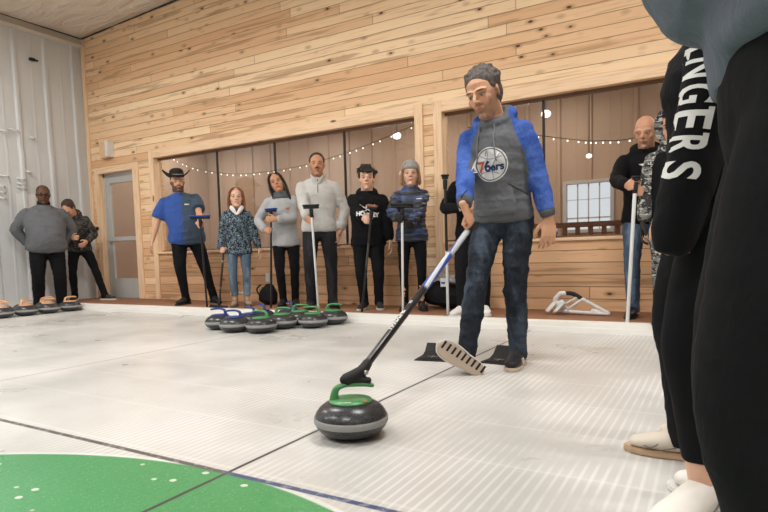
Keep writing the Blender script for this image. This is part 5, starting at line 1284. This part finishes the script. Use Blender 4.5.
# 13 far foreground person in flared trousers (side-on, facing left)
sneaker = plain('sneaker_cream', lin(216, 206, 192), .6)
def sneaker_lines(M, k, shoe, q):
    bm = bmesh.new()
    for pts in ([(.060, .045), (.044, .060), (.046, .045)],): pass
    for sg in (-1, 1):
        tube(bm, [V(sg * .034 * k, .04 * k, .075 * k), V(sg * .045 * k, -.02 * k, .050 * k), V(sg * .051 * k, -.08 * k, .032 * k)], [.0022] * 3, ref=(0, 0, 1), n=6, sub=3, M=M)
        tube(bm, [V(sg * .032 * k, -.07 * k, .070 * k), V(sg * .050 * k, -.11 * k, .035 * k), V(sg * .03 * k, -.16 * k, .045 * k)], [.0022] * 3, ref=(0, 0, 1), n=6, sub=3, M=M)
    bm_obj('stitching', bm, plain('stitching', lin(110, 105, 100)), shoe, smooth=True)
tan_sole = plain('sole_tan', lin(190, 160, 130), .7)
person('person in black flared trousers and cream sneakers standing behind the foreground teenager', (-.035, 2.20, 0), (-3, 2.10), h=1.70, fem=True, vox=.008, cvox=.010, skin=skin_mat('skin_l', SKIN_P),
    feet={'R': (-.10, .05, 0), 'L': (.09, -.04, 6)}, R=dict(w=(-.2, -.02, .82)), L=dict(w=(.2, .06, .80)),
    top=dict(name='sweatshirt', mat=blackcloth, hem=.82, collar='crew', loose=.015), pants=dict(name='flared_trousers', mat=blackpants, w=1.0, flare=1.25, hz=.05, fold=.003), shoes=dict(mat=sneaker, sole=tan_sole, laces=plain('laces_cream', lin(200, 190, 176)), trim=sneaker_lines),
    hair=dict(style='long', len=.25, mat=hair_mat('darkbrown', (.03, .02, .015))), seed=17)
# 14 teenager with lettered sleeve
legs = fabric('leggings_black', (.006, .006, .0075), fold=.1)
B = person('teenager in black hoodie with white lettering down the sleeve, leggings and white sneakers', (.052, 1.69, 0), (-3, 2.6), h=1.66, fem=True, vox=.007, cvox=.008, skin=skin_mat('skin_m', SKIN_P),
    feet={'R': (-.09, .02, 0), 'L': (.06, -.06, -78)}, R=dict(w=(-.19, -.04, .80)), L=dict(w=(.205, -.068, .81), pole=(.3, 1, 0), mode='loose'),
    top=dict(name='hoodie', mat=blackcloth, hem=.745, collar='hood', loose=.0, sr=1.25, fold=.004, cuffback=-.50), pants=dict(name='leggings', mat=legs, w=.95, taper=.92, hz=.275, fold=.002), shoes=dict(mat=plain('sneaker_white2', lin(226, 222, 214), .55), sole=M_white, laces=M_white, trim=sneaker_lines, k=1.12, boot=.03),
    hair=dict(style='long', len=.3, mat=hair_mat('brown', (.05, .03, .02))), seed=18)
el, w = B['arms'][1][0], B['arms'][1][1]; shp = B['sh'][1]
# slab-serif letters laid down the sleeve
def slab(ch):
    S = {'R': [(0, 0, .18, 1), (.18, .82, .5, 1), (.18, .42, .5, .60)], }
    return S
camdir = (B['W'].inverted() @ V(0, 0, H)) - el; 
def letters_on_sleeve(word, a, b, size):
    ax = (b - a); n_ = camdir - ax.normalized() * camdir.dot(ax.normalized()); L = ax.length
    for i, ch in enumerate(word):
        p = a + ax * ((i + .5) / len(word)); me = text_mesh(ch, size, .003, .008)
        bmz = bmesh.new(); bmz.from_mesh(me)
        xs = [v.co.x for v in bmz.verts]; ys = [v.co.y for v in bmz.verts]; cx_, cy_2 = (max(xs) + min(xs)) / 2, (max(ys) + min(ys)) / 2
        kx, ky = L / len(word) * .74 / (max(xs) - min(xs)), .084 / (max(ys) - min(ys))
        for v in bmz.verts: v.co.x = (v.co.x - cx_) * kx; v.co.y = (v.co.y - cy_2) * ky
        x0, x1 = -L / len(word) * .37, L / len(word) * .37; hh_ = .042; sw = .012; e_ = .007
        for sx0, top_ in {'R': [(x0, 0), (x0, 1), (x1 * .75, 0)], 'A': [(x0, 0), (x1 * .7, 0)], 'N': [(x0, 0), (x0, 1), (x1 * .8, 1)], 'E': [(x0, 0), (x0, 1)]}.get(ch, []):
            y0, y1 = (hh_ - sw, hh_) if top_ else (-hh_, -hh_ + sw)
            bmz.faces.new([bmz.verts.new((x_, y_, .0)) for x_, y_ in ((sx0 - e_, y0), (sx0 + .018, y0), (sx0 + .018, y1), (sx0 - e_, y1))])
        bmz.to_mesh(me); bmz.free()
        project_decal(me, B['top'], place(p + n_.normalized() * .25 - n_.cross(ax).normalized() * .018, ax, n_), 'sleeve_lettering', M_white, B['root'], off=.0035, depth=.5)
letters_on_sleeve('RANGERS', shp.lerp(w, .17), shp.lerp(w, .93), .14)
# 15 nearest person
hood_blue = fabric('hoodie_slate', lin(104, 110, 122), fold=.5)
def bulge(bm, r):
    bd, s = r['bend'], r['s']
    tube(bm, [bd((-.03, -.085, 1.12 * s)), bd((-.03, -.105, 1.0 * s)), bd((-.03, -.11, .93 * s))], [(.12, .05), (.12, .045), (.09, .03)], n=16, sub=3, cap=.3)
    tube(bm, [bd((0, -.15, 1.25 * s)), bd((0.0, -.18, 1.13 * s)), bd((0.0, -.15, 1.05 * s))], [(.10, .05), (.12, .07), (.10, .05)], n=16, sub=3)
person('person in slate blue hoodie and black trousers standing nearest the camera', (.125, 1.04, 0), (-3, .9), h=1.78, bw=1.12, vox=.008, cvox=.009, skin=skin_mat('skin_n', SKIN_L),
    feet={'R': (-.10, .0, 0), 'L': (.10, .0, 8)}, R=dict(w=(-.1, -.18, 1.12), x=(1, 0, -.2), z=(0, -1, 0), pole=(-1, .2, -.3)), L=dict(w=(.10, -.17, 1.14), x=(-1, 0, -.2), z=(0, -1, 0), pole=(1, .6, -.4)),
    top=dict(name='hoodie', mat=hood_blue, hem=.985, collar='hood', loose=.02, sr=1.3, fold=.006, extra=[bulge]), pants=dict(name='trousers', mat=fabric('track_black', (.007, .007, .0085), fold=.2), w=1.02, kz=1.08, flare=1.2, fold=.003), shoes=sh_black,
    hair=dict(style='short', mat=hair_mat('brown', (.05, .03, .02))), seed=19)
